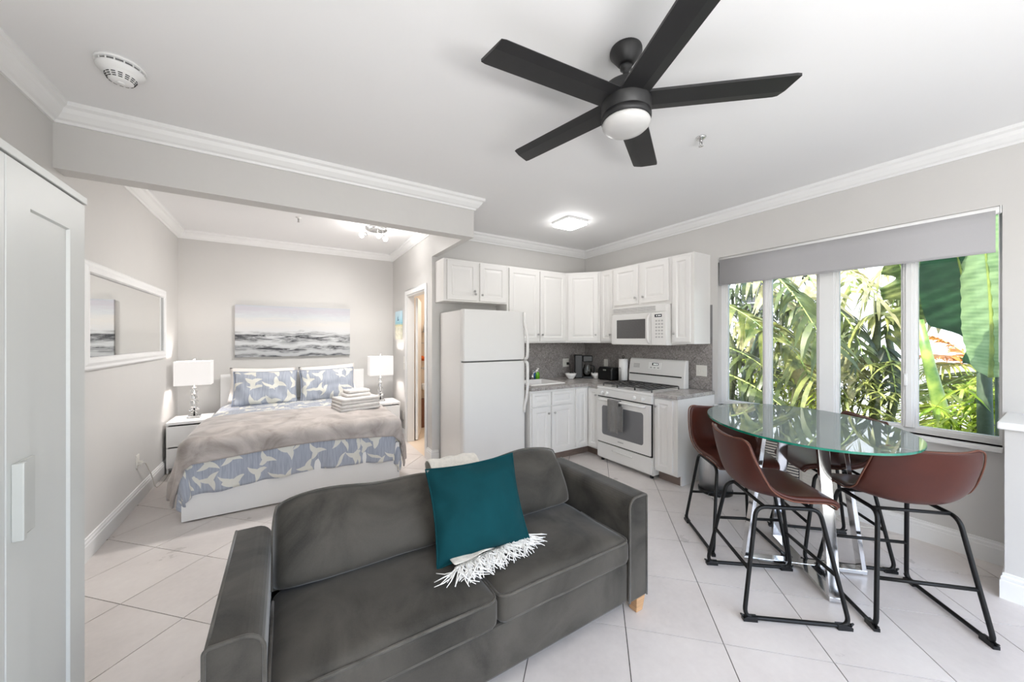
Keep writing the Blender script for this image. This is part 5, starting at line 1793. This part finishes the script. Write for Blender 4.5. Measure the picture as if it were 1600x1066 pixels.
# cream knitted throw: over the sofa back, behind the teal pillow, fringed end on the seat
path = [(1.985, 0.60, 0.80, 0.125), (1.975, 0.69, 0.80, 0.125), (1.95, 0.76, 0.79, 0.14), (1.89, 0.79, 0.79, 0.14), (1.83, 0.765, 0.79, 0.14), (1.76, 0.66, 0.79, 0.14), (1.68, 0.55, 0.79, 0.17), (1.64, 0.492, 0.79, 0.19), (1.56, 0.476, 0.80, 0.19), (1.50, 0.474, 0.805, 0.195), (1.455, 0.472, 0.81, 0.20)]
P = []
NS = 26
for i in range(NS + 1):
    u = -1 + 2 * i / NS
    row = []
    for j, (y, z, xc, hw_) in enumerate(path):
        zz = z + 0.004 * noise.noise(Vector((u * 4, j * 0.9, 3))) + 0.004 * math.sin(u * 9 + j)
        yy = y + (0.03 * u if j > 7 else 0) + 0.004 * noise.noise(Vector((u * 5, j, 8)))
        row.append((xc + u * hw_, yy, zz + 0.003))
    P.append(row)
th = thing('knit_throw', 'cream knitted throw with white fringe behind the teal pillow', 'throw', (0.77, 1.6, 0.46))
MB().grid(P).build('knit', M['knit'], th, solid=0.007, sub=1, offset=1)
mb = MB()
for q in range(170):
    u = -1 + 2 * (q + rnd.random() * 0.8) / 170
    x, y = 0.81 + u * 0.20, 1.455 + 0.03 * u
    a = -PI / 2 + rnd.gauss(0, 0.30) + 0.35 * u
    L = 0.085 + rnd.random() * 0.05
    pts = []
    k0 = rnd.gauss(0, 0.5)
    for k in range(5):
        t_ = k / 4
        aa = a + k0 * t_
        pts.append((x + math.cos(aa) * L * t_, y + math.sin(aa) * L * t_, 0.474 + 0.012 * math.sin(PI * t_) * rnd.random() - 0.012 * t_ + rnd.random() * 0.003))
    mb.tube(pts, [0.0036, 0.0034, 0.003, 0.0026, 0.0016], 4)
props(mb.build('fringe', M['fringe'], th, weld=False), kind='stuff')

# ================================================================== dining table
tcx, tcy = 2.79, 0.96
th = thing('dining_table', 'oval glass-topped table on crossed chrome legs by the window', 'table', (tcx, tcy, 0))
ea, eb, er, TZ = 0.655, 0.495, R(41), 0.922


def oval(k, n=72, da=0.0):
    out = []
    for i in range(n):
        a = 2 * PI * i / n
        p, q = (ea - da) * math.cos(a), (eb - da) * math.sin(a)
        out.append((tcx - 0.025 + p * math.cos(er) - q * math.sin(er), tcy + 0.015 + p * math.sin(er) + q * math.cos(er), k))
    return out


MB().loops([oval(TZ - 0.012, da=0.002), oval(TZ, da=0.002)]).build('glass_top', M['tableglass'], th)
MB().loops([oval(TZ - 0.011, da=0.0019), oval(TZ - 0.0115, da=0.0005), oval(TZ - 0.0115, da=-0.0005), oval(TZ - 0.0005, da=-0.0005), oval(TZ - 0.0005, da=0.0019)], False, False).build('glass_edge', M['glassedge'], th)
hb, ht_ = 0.238, 0.155
for qx, qy in ((1, 1), (1, -1)):
    n_ = Vector((qx, qy, 0)).normalized()
    p_ = Vector((-n_.y, n_.x, 0))
    C0 = Vector((tcx, tcy, 0))
    zt_ = TZ - 0.0135
    drop = 0.0 if qy > 0 else 0.002
    rb, rt_ = hb * math.sqrt(2), ht_ * math.sqrt(2)

    def bar(a, c, w_, h0, h1, nm):
        """flat bar between two points given as (radial, z)"""
        d_ = Vector((c[0] - a[0], 0, c[1] - a[1])).normalized()
        nn = Vector((-d_.z, 0, d_.x))
        ring = []
        for (r0, z0) in (a, c):
            rr = []
            for s_, t_ in ((-1, h0), (1, h0), (1, h1), (-1, h1)):
                rad = r0 + nn.x * t_
                zz = z0 + nn.z * t_
                rr.append(C0 + n_ * rad + p_ * (s_ * w_ / 2) + Vector((0, 0, zz)))
            ring.append(rr)
        return MB().loops(ring).build(nm, M['chrome'], th, bevel=0.002)
    bar((-rb, 0.004), (rb, 0.004), 0.06, 0.0 + drop, 0.024 + drop, 'base_bar')
    bar((-rt_, zt_), (rt_, zt_), 0.05, -0.022 - drop, -drop, 'top_bar')
    bar((rb, 0.004), (rt_, zt_), 0.058, -0.0, 0.024, 'leg')
    bar((-rb, 0.004), (-rt_, zt_), 0.058, -0.024, 0.0, 'leg')
    for sg in (-1, 1):
        q = C0 + n_ * (sg * (rb - 0.03))
        MB().lathe([(0.001, 0.0006), (0.016, 0.0006), (0.016, 0.0042 + drop), (0.001, 0.0042 + drop)], (q.x, q.y, 0), 12).build('foot_pad', M['black'], th)


# ================================================================== counter stools
def stool(label, x, y, rz):
    """local frame: +x is the direction the seat faces"""
    th = thing('counter_stool', label, 'stool', (x, y, 0), rz, 'brown counter stools')
    # centre line from the front lip to the top of the back: (x, z, half width, wing rise, wing forward)
    cl = [(0.218, 0.572, 0.185, 0.000, 0.0), (0.214, 0.592, 0.196, 0.000, 0.0), (0.190, 0.606, 0.207, 0.002, 0.0), (0.13, 0.611, 0.219, 0.006, 0.0), (0.06, 0.606, 0.228, 0.012, 0.0),
          (-0.02, 0.600, 0.234, 0.024, 0.004), (-0.09, 0.598, 0.238, 0.048, 0.012), (-0.15, 0.606, 0.240, 0.075, 0.028), (-0.19, 0.632, 0.241, 0.085, 0.048), (-0.213, 0.675, 0.240, 0.070, 0.058),
          (-0.228, 0.73, 0.238, 0.048, 0.060), (-0.241, 0.79, 0.234, 0.030, 0.056), (-0.252, 0.85, 0.229, 0.016, 0.050), (-0.260, 0.90, 0.221, 0.010, 0.044), (-0.264, 0.925, 0.205, 0.006, 0.038), (-0.266, 0.938, 0.180, 0.002, 0.034)]
    cl = [(a, z if z < 0.63 else 0.63 + (z - 0.63) * 0.90, h, u, f) for a, z, h, u, f in cl]
    P = []
    NV = 16
    for (xx, zz, hw_, up, fwd) in cl:
        row = []
        for j in range(NV + 1):
            v = -1 + 2 * j / NV
            k = abs(v) ** 2.6
            row.append((xx + fwd * k, v * hw_, zz + up * k + (0.012 * k if zz > 0.85 else 0)))
        P.append(row)
    shell = MB().grid(P).build('seat_shell', M['leather'], th, local=True, solid=0.026, sub=2, offset=-1)
    rim = [Vector(P[i][0]) for i in range(len(P))] + [Vector(P[-1][j]) for j in range(1, NV)] + [Vector(P[i][NV]) for i in range(len(P) - 1, -1, -1)] + [Vector(P[0][j]) for j in range(NV - 1, 0, -1)]
    rim = rounded(rim, 0.02, True, 2)
    props(MB().tube(rim, 0.0042, 6, True).build('stitched_edge', M['stitch'], shell, local=True), 'tan stitched edge')
    for sg in (-1, 1):
        yb, yt = sg * 0.232, sg * 0.168
        pts = [(0.245, yb, 0.0165), (-0.245, yb, 0.0165), (-0.155, yt, 0.562), (0.150, yt, 0.562)]
        MB().tube(rounded(pts, 0.05, True, 6), 0.0105, 10, True).build('leg_frame', M['blackmetal'], th, local=True)
        for ex in (-1, 1):
            a, c = (0.252, 0.185) if ex > 0 else (-0.252, -0.185)
            MB().loops([[(a, yb - 0.013, z0), (c, yb - 0.013, z0), (c, yb + 0.013, z0), (a, yb + 0.013, z0)] if k < 2 else [(a - ex * 0.02, yb - 0.012, z0), (c, yb - 0.012, z0), (c, yb + 0.012, z0), (a - ex * 0.02, yb + 0.012, z0)] for k, z0 in enumerate((0.0006, 0.016, 0.026))]).tube([(ex * 0.247, yb, 0.022), (ex * 0.262, yb, 0.032)], [0.008, 0.004], 6).build('foot_pad', M['black'], th, local=True)
    for ex in (-1, 1):
        f = 0.24 / 0.562
        xr = ex * (0.245 - 0.092 * f)
        yr = 0.232 - 0.064 * f
        MB().tube([(xr, -yr, 0.245), (xr, yr, 0.245)], 0.0095, 8).build('foot_rail', M['blackmetal'], th, local=True)
        MB().tube([(ex * 0.115, -0.168, 0.563), (ex * 0.115, 0.168, 0.563)], 0.009, 8).build('seat_support', M['blackmetal'], th, local=True)
    return th


stool('brown leather-look counter stool on the sofa side of the table, seen from its left', 2.338, 0.954, R(-39.7))
stool('brown leather-look counter stool nearest the right edge, its back to the viewer', 2.815, 0.556, R(45))
stool('brown leather-look counter stool on the kitchen side in front of the steel bin', 2.745, 1.360, R(-128.4))
stool('brown leather-look counter stool between the table and the window', 3.18, 0.955, R(135))

# ================================================================== pedal bin and air conditioner under the window
bxn, byn = 3.46, 1.865
th = thing('pedal_bin', 'round brushed steel pedal bin against the wall behind the stools', 'bin', (bxn, byn, 0))
MB().lathe([(0.001, 0.0006), (0.145, 0.0006), (0.147, 0.03), (0.142, 0.032), (0.001, 0.032)], (bxn, byn, 0), 36).build('base_ring', M['black'], th)
MB().lathe([(0.138, 0.033), (0.138, 0.47), (0.001, 0.47)], (bxn, byn, 0), 40).build('body', M['steel'], th)
MB().lathe([(0.141, 0.471), (0.141, 0.49), (0.12, 0.515), (0.06, 0.53), (0.001, 0.533)], (bxn, byn, 0), 36).build('lid', M['black'], th)
pa = math.atan2(-byn + 0.2, -bxn)
pd = Vector((math.cos(pa), math.sin(pa), 0))
pc = Vector((bxn, byn, 0.018)) + pd * 0.17
MB().tube([pc + Vector((0.05 * math.cos(a) * 1.0, 0.05 * math.sin(a), 0)) for a in [2 * PI * k / 20 for k in range(20)]], 0.005, 6, True).tube([Vector((bxn, byn, 0.018)) + pd * 0.13, pc - pd * 0.045], 0.006, 6).build('pedal', M['chrome'], th)

th = thing('air_conditioner', 'beige through-wall air conditioner with a louvred grille under the window', 'air conditioner', (3.8, 1.33, 0.1))
M['acbeige'] = mat('ac_beige', S(206, 200, 190), 0.5, var=(6, 0.03))
ay0, ay1, az0, az1 = 1.03, 1.66, 0.10, 0.60
AX = 3.72
MB().box(AX + 0.02, ay0, az0, XR - 0.001, ay1, az1).build('case', M['acbeige'], th, bevel=0.008)
MB().box(AX + 0.012, ay0 + 0.27, az0 + 0.10, AX + 0.0195, ay1 - 0.02, az1 - 0.03).build('grille_back', M['extdark'], th)
for k in range(15):
    z = az0 + 0.115 + k * 0.024
    MB().prism([(AX, z), (AX + 0.006, z + 0.012), (AX + 0.0115, z + 0.012), (AX + 0.0115, z + 0.006)], ay0 + 0.272, ay1 - 0.022, 'y').build('louvre', M['acbeige'], th)
for k in range(14):
    z = az0 + 0.115 + k * 0.026
    MB().box(AX + 0.014, ay0 + 0.03, z, AX + 0.0195, ay0 + 0.25, z + 0.018).build('front_rib', M['acbeige'], th, bevel=0.002)
for y in (ay0 + 0.06, ay1 - 0.06):
    MB().box(AX + 0.06, y - 0.02, 0.0006, XR - 0.02, y + 0.02, az0 - 0.0005).build('foot', M['acbeige'], th)
props(MB().tube(rounded([(3.80, 1.10, 0.10), (3.74, 1.06, 0.006), (3.70, 0.98, 0.0055), (3.78, 0.86, 0.0055), (3.845, 0.80, 0.02)], 0.05), 0.0042, 6).build('power_cord', M['ivory'], org=(3.75, 0.95, 0.01)), 'white cord trailing on the floor from the air conditioner', 'cord')

# ================================================================== garden
struct(box(XR + 0.2, -8, -0.5, 30, 22, -0.35), 'ground_garden', M['soil'], 'planted garden ground outside the window')
th = thing('white_house', 'white stucco house beyond the garden plants', 'building', (11.5, 4, -0.35))
MB().cells([-4, 4.85, 5.45, 7.6, 8.2, 16], [-0.35, 0.35, 1.15, 2.25, 3.2, 6.0], lambda i, j: not (i in (1, 3) and j in (1, 3)), 11.5, 11.8, 'x').build('wall', M['extwall'], th)
for y0, y1 in ((4.85, 5.45), (7.6, 8.2)):
    for z0, z1 in ((0.35, 1.15), (2.25, 3.2)):
        w_ = box(11.68, y0, z0, 11.7, y1, z1).build('window', M['extdark'], th)
        for k in range(1, 4):
            z = z0 + (z1 - z0) * k / 4
            box(11.52, y0, z - 0.02, 11.56, y1, z + 0.02).build('window_bar', M['extwall'], w_)
MB().box(11.3, -4.2, 6.0, 13, 16.2, 6.2).build('eave', M['extwall'], th)


def bez(a, b_, c, n):
    return [a * (1 - t) ** 2 + b_ * 2 * t * (1 - t) + c * t * t for t in [k / n for k in range(n + 1)]]


def frond(parent, a, b_, c, nl, ll, lw, mtl, ang=60, droop=0.5, fold=0.5, jit=0.2, rach=0.012, name='frond', start=0.12, seg=3, seed=0, taper=True, stemm=None):
    """feathered leaf: leaflets along a curved rib; droop pulls the tips down"""
    rr = random.Random(seed)
    a, b_, c = Vector(a), Vector(b_), Vector(c)
    pts = bez(a, b_, c, 24)
    mb = MB()
    for k in range(nl):
        t = start + (1 - start) * (k + 0.5) / nl
        i = min(23, int(t * 24))
        p = pts[i].lerp(pts[i + 1], t * 24 - i)
        d = (pts[i + 1] - pts[i]).normalized()
        side = d.cross(Vector((0, 0, 1)))
        if side.length < 1e-4:
            side = Vector((1, 0, 0))
        side.normalize()
        upv = side.cross(d).normalized()
        env = (math.sin(PI * min(1, 0.12 + 0.88 * t)) ** 0.6) if taper else 1.0
        for sg in (-1, 1):
            L = ll * env * (0.8 + rr.random() * 0.4)
            an = R(ang) + rr.gauss(0, jit)
            dir_ = (d * math.cos(an) + (side * sg * math.cos(fold) + upv * math.sin(fold)) * math.sin(an)).normalized()
            wv = d.cross(dir_)
            wv = (dir_.cross(wv)).normalized()
            w0 = lw * (0.8 + rr.random() * 0.5)
            tw = rr.gauss(0, 0.35)
            nrm = dir_.cross(wv).normalized()
            wv = (wv * math.cos(tw) + nrm * math.sin(tw)).normalized()
            rows = []
            dr = droop * (0.7 + rr.random() * 0.7)
            for q in range(seg + 1):
                s_ = q / seg
                cpt = p + dir_ * (L * s_ * (1 - 0.25 * dr * s_)) + Vector((0, 0, -dr * L * s_ * s_ * 0.7))
                ww = w0 * (0.55 + 0.9 * s_ - 1.4 * s_ ** 3) if q < seg else w0 * 0.04
                rows.append([cpt - wv * ww / 2, cpt + wv * ww / 2])
            mb.grid(rows, True)
    o = mb.build(name, mtl, parent, weld=False)
    MB().tube(pts, [rach * (1 - 0.75 * k / 24) for k in range(25)], 6).build('rib', stemm or M['petiole'], o)
    return o


def big_leaf(parent, a, b_, c, w, mtl, n=40, cup=0.25, tear=(), side_up=Vector((0, 0, 1)), tilt=0.0, seed=0, name='leaf', ribr=0.016):
    """banana leaf blade along a curved midrib, pleated across, with optional notches"""
    a, b_, c = Vector(a), Vector(b_), Vector(c)
    pts = bez(a, b_, c, n)
    P, UV = [], []
    m_ = 8
    for i, p in enumerate(pts):
        t = i / n
        d = (pts[min(i + 1, n)] - pts[max(i - 1, 0)]).normalized()
        side = d.cross(side_up)
        side.normalize()
        nrm = side.cross(d).normalized()
        side, nrm = side * math.cos(tilt) + nrm * math.sin(tilt), nrm * math.cos(tilt) - side * math.sin(tilt)
        prof = (math.sin(PI * (t ** 0.8))) ** 0.45 if 0 < t < 1 else 0.02
        row, ru = [], []
        for j in range(-m_, m_ + 1):
            v = j / m_
            wv = w / 2 * prof
            for (t0, t1, sgn, dep) in tear:
                if t0 < t < t1 and v * sgn > 0:
                    wv *= 1 - dep * math.sin(PI * (t - t0) / (t1 - t0))
            pl = 0.006 * math.sin(i * 1.9 + abs(j) * 0.7)
            wave = 0.03 * w * noise.noise(Vector((t * 5 + seed, v, seed))) * abs(v)
            row.append(p + side * (wv * v) + nrm * (cup * w * abs(v) ** 1.4 * prof * 0.5 + pl + wave))
            ru.append((t, v))
        P.append(row)
        UV.append(ru)
    o = MB().grid(P, True, UV).build(name, mtl, parent)
    MB().tube(pts, [ribr * (1 - 0.8 * k / n) for k in range(n + 1)], 6).build('midrib', M['petiole'], o)
    return o


# large banana plant close to the right-hand pane
P0 = at(1555, 700, 5.2)
th = thing('banana_plant', 'banana plant with huge dark and pale leaves close to the right pane', 'plant', (P0.x, P0.y, -0.35))
big_leaf(th, at(1538, 572, 5.05), at(1505, 440, 4.9), at(1484, 350, 4.6), 0.52, M['leaf_dark'], cup=0.12, tear=((0.02, 0.28, 1, 0.75), (0.3, 0.5, -1, 0.35), (0.7, 0.95, -1, 0.5)), side_up=Vector((1, 0.25, 0.1)), seed=3)
big_leaf(th, at(1548, 590, 4.75), at(1556, 480, 4.7), at(1530, 330, 4.6), 0.46, M['leaf_pale'], cup=0.35, side_up=Vector((1, -0.5, 0.2)), seed=9)
big_leaf(th, at(1600, 560, 5.4), at(1585, 430, 5.3), at(1570, 330, 5.2), 0.45, M['leaf_dark'], cup=0.2, side_up=Vector((1, 0.1, 0.1)), seed=5)
for (u0, v0, u1, v1, x, r0, r1, mm) in ((1543, 760, 1537, 545, 5.1, 0.055, 0.04, 'darktrunk'), (1566, 760, 1562, 560, 4.9, 0.03, 0.025, 'darktrunk')):
    a, c = at(u0, v0, x), at(u1, v1, x)
    a.z = -0.35
    MB().tube([a, a.lerp(c, 0.5), c], [r0, (r0 + r1) / 2, r1], 12).build('trunk', M[mm], th)

# fan of the traveller's palm: thick petiole across the right pane, fronds left of it
P0 = at(1480, 660, 5.6)
th = thing('traveller_palm', 'palm with one thick green and yellow leaf stalk slanting across the right pane', 'plant', (P0.x, P0.y, -0.35))
a, c = at(1494, 720, 5.6), at(1436, 500, 5.6)
a.z = -0.35
MB().tube([a, at(1470, 640, 5.6), at(1452, 570, 5.6), c], [0.07, 0.058, 0.045, 0.035], 12).build('stalk', M['petiole'], th)
big_leaf(th, c, at(1424, 455, 5.5), at(1400, 400, 5.4), 0.5, M['leaf_torn'], cup=0.2, tear=((0.2, 0.4, 1, 0.7), (0.5, 0.65, -1, 0.6), (0.6, 0.8, 1, 0.6)), side_up=Vector((1, -0.2, 0)), seed=12)
for k, (q0, q1, q2, mm) in enumerate((((1462, 470, 6.0), (1448, 430, 5.9), (1425, 420, 5.8), 'leaf_torn'), ((1430, 470, 6.1), (1462, 452, 6.0), (1492, 490, 5.9), 'leaf_shade'), ((1420, 500, 6.1), (1450, 470, 6.0), (1478, 508, 5.9), 'leaf_torn2'))):
    frond(th, at(*q0), at(*q1), at(*q2), 14, 0.42, 0.055, M[mm], 55, 0.55, 0.3, 0.25, 0.014, seed=40 + k, start=0.05)

# feather palm behind, lower half of the right pane
P0 = at(1545, 560, 7.4)
th = thing('feather_palm', 'yellow-green feather palm with orange old fronds seen low in the right pane', 'plant', (P0.x, P0.y, -0.35))
crown_ = at(1538, 580, 7.4)
MB().tube([(crown_.x, crown_.y, -0.35), (crown_.x, crown_.y, crown_.z * 0.5), crown_], [0.1, 0.085, 0.07], 12).build('trunk', M['trunk'], th)
for k, (q1, q2, mm, nl, ll) in enumerate((((1500, 585, 7.0), (1438, 625, 6.6), 'leaf_palm', 34, 0.5), ((1490, 600, 7.0), (1428, 700, 6.4), 'leaf_palm', 34, 0.5), ((1500, 545, 7.2), (1432, 560, 6.7), 'leaf_orange', 30, 0.36),
                                          ((1490, 555, 7.0), (1436, 585, 6.9), 'leaf_palm', 32, 0.45), ((1500, 540, 7.6), (1452, 525, 7.4), 'leaf_orange', 26, 0.34), ((1560, 545, 7.4), (1600, 560, 7.4), 'leaf_palm', 26, 0.4),
                                          ((1510, 620, 7.0), (1480, 720, 6.6), 'leaf_palm', 32, 0.5), ((1555, 600, 7.2), (1590, 660, 7.0), 'leaf_palm', 28, 0.45), ((1440, 600, 7.1), (1405, 650, 6.6), 'leaf_palm', 30, 0.45))):
    frond(th, crown_, at(*q1), at(*q2), nl, ll, 0.032, M[mm], 62, 0.45, 0.15, 0.12, 0.014, seed=60 + k)


def shrub(name, label, pts, mtl, n, ll, lw, seed, spread):
    """bushy shrub of leaf whorls on thin stems"""
    rr = random.Random(seed)
    b0 = at(*pts[0])
    th = thing(name, label, 'shrub', (b0.x, b0.y, -0.35))
    mb = MB()
    st = MB()
    for (u, v, x) in pts:
        c = at(u, v, x)
        st.tube([(b0.x + rr.gauss(0, 0.06), b0.y + rr.gauss(0, 0.06), -0.35), ((b0.x + c.x) / 2, (b0.y + c.y) / 2, c.z * 0.5), c], [0.012, 0.009, 0.006], 5)
        for k in range(n):
            cc = c + Vector((rr.gauss(0, spread), rr.gauss(0, spread), rr.gauss(0, spread * 0.7)))
            m_ = rr.randint(5, 8)
            tl = rr.random() * 0.8
            ph = rr.random() * 6
            for q in range(m_):
                an = ph + 2 * PI * q / m_
                d = Vector((math.cos(an), math.sin(an), 0.35 - tl + 0.3 * math.sin(an + ph))).normalized()
                sd = d.cross(Vector((0, 0, 1))).normalized()
                L = ll * (0.7 + 0.6 * rr.random())
                rows = []
                for e_ in range(4):
                    s_ = e_ / 3
                    p = cc + d * (L * s_) + Vector((0, 0, -0.5 * L * s_ * s_))
                    w_ = lw * (0.3 + 1.6 * s_ - 1.85 * s_ * s_)
                    rows.append([p - sd * w_ / 2, p + Vector((0, 0, -0.15 * w_)), p + sd * w_ / 2])
                mb.grid(rows)
    props(mb.build('foliage', mtl, th, weld=False), kind='stuff')
    props(st.build('stems', M['trunk'], th, weld=False), kind='stuff')
    return th


shrub('lime_shrub', 'bright lime green shrub at the bottom of the right pane', [(1486, 666, 5.4), (1504, 645, 5.4), (1525, 622, 5.3), (1550, 600, 5.3), (1515, 668, 5.2), (1545, 635, 5.4), (1530, 650, 5.4), (1558, 586, 5.5)], M['leaf_lime'], 5, 0.19, 0.042, 3, 0.08)
shrub('glossy_shrub', 'bright green shrub low behind the thin mullion on the left of the window', [(1225, 610, 6.0), (1250, 620, 5.9), (1212, 590, 6.2), (1265, 595, 6.1), (1180, 575, 6.5), (1235, 635, 5.8), (1275, 630, 6.0)], M['leaf_lime'], 8, 0.20, 0.04, 5, 0.13)
shrub('broadleaf_shrub', 'olive shrub low in the third pane', [(1320, 600, 6.2), (1340, 590, 6.3), (1330, 570, 6.4), (1355, 600, 6.2), (1316, 630, 6.0), (1370, 610, 6.2), (1345, 640, 6.0), (1318, 560, 6.5), (1388, 575, 6.3)], M['leaf_torn'], 8, 0.2, 0.045, 8, 0.13)

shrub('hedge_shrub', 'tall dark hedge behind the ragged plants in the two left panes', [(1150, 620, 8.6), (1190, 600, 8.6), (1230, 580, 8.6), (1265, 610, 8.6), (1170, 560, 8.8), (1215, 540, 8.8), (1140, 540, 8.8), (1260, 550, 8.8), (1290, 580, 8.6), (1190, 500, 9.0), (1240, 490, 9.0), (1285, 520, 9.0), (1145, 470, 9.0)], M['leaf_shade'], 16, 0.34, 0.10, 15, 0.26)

# ragged bird-of-paradise clumps in the left and centre panes
P0 = at(1165, 640, 6.2)
th = thing('bird_of_paradise', 'large ragged-leaved plant filling the two left panes', 'plant', (P0.x, P0.y, -0.35))
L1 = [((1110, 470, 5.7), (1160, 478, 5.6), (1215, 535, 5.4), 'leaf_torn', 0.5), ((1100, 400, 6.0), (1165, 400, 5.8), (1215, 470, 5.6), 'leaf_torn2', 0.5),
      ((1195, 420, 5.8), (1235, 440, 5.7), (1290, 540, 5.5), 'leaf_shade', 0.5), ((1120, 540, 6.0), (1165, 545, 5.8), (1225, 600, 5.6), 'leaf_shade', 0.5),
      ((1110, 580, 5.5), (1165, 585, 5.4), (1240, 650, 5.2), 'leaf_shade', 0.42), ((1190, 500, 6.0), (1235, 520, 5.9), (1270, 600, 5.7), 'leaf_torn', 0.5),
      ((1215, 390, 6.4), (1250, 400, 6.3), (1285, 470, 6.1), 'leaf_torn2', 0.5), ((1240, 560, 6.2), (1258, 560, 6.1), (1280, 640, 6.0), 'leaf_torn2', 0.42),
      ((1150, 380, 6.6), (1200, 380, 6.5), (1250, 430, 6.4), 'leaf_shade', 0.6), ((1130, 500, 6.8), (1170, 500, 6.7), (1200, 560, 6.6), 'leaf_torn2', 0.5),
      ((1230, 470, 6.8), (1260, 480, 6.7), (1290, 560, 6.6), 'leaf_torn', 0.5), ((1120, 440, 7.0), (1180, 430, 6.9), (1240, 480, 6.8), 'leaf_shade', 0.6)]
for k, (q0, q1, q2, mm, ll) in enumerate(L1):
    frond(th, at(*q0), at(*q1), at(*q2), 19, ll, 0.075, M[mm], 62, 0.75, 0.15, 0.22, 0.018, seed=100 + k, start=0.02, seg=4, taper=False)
    a = at(*q0)
MB().tube([(P0.x, P0.y, -0.35), (P0.x, P0.y, 0.8), at(1195, 500, 6.1)], [0.09, 0.07, 0.04], 10).build('trunk', M['darktrunk'], th)
MB().tube([(P0.x - 0.1, P0.y + 0.3, -0.35), at(1150, 560, 6.2), at(1120, 470, 5.9)], [0.07, 0.05, 0.03], 10).build('trunk', M['trunk'], th)

P0 = at(1365, 640, 6.4)
th = thing('bird_of_paradise', 'pale ragged-leaved plant in the third pane in front of the white house', 'plant', (P0.x, P0.y, -0.35))
L2 = [((1300, 420, 6.2), (1335, 410, 6.1), (1375, 470, 6.0), 'leaf_torn2', 0.34), ((1420, 400, 6.4), (1385, 400, 6.3), (1345, 470, 6.2), 'leaf_torn2', 0.36), ((1400, 500, 6.4), (1370, 470, 6.3), (1330, 520, 6.2), 'leaf_torn', 0.34),
      ((1300, 480, 6.3), (1330, 490, 6.2), (1350, 560, 6.1), 'leaf_shade', 0.36), ((1415, 440, 6.6), (1395, 450, 6.5), (1385, 530, 6.4), 'leaf_torn', 0.36), ((1310, 540, 6.3), (1330, 540, 6.2), (1345, 610, 6.1), 'leaf_torn2', 0.3),
      ((1300, 390, 6.8), (1320, 400, 6.7), (1330, 460, 6.6), 'leaf_torn', 0.4), ((1380, 540, 6.4), (1395, 560, 6.3), (1400, 620, 6.2), 'leaf_shade', 0.22)]
for k, (q0, q1, q2, mm, ll) in enumerate(L2):
    frond(th, at(*q0), at(*q1), at(*q2), 14, ll, 0.06, M[mm], 58, 0.8, 0.1, 0.35, 0.016, seed=200 + k, start=0.02, seg=4, taper=False)
MB().tube([(P0.x, P0.y, -0.35), at(1368, 560, 6.4), at(1372, 470, 6.4)], [0.06, 0.05, 0.03], 10).build('trunk', M['trunk'], th)
MB().tube([at(1380, 700, 6.5), at(1402, 600, 6.5), at(1385, 510, 6.5)], [0.05, 0.045, 0.03], 10).build('trunk', M['trunk'], th)
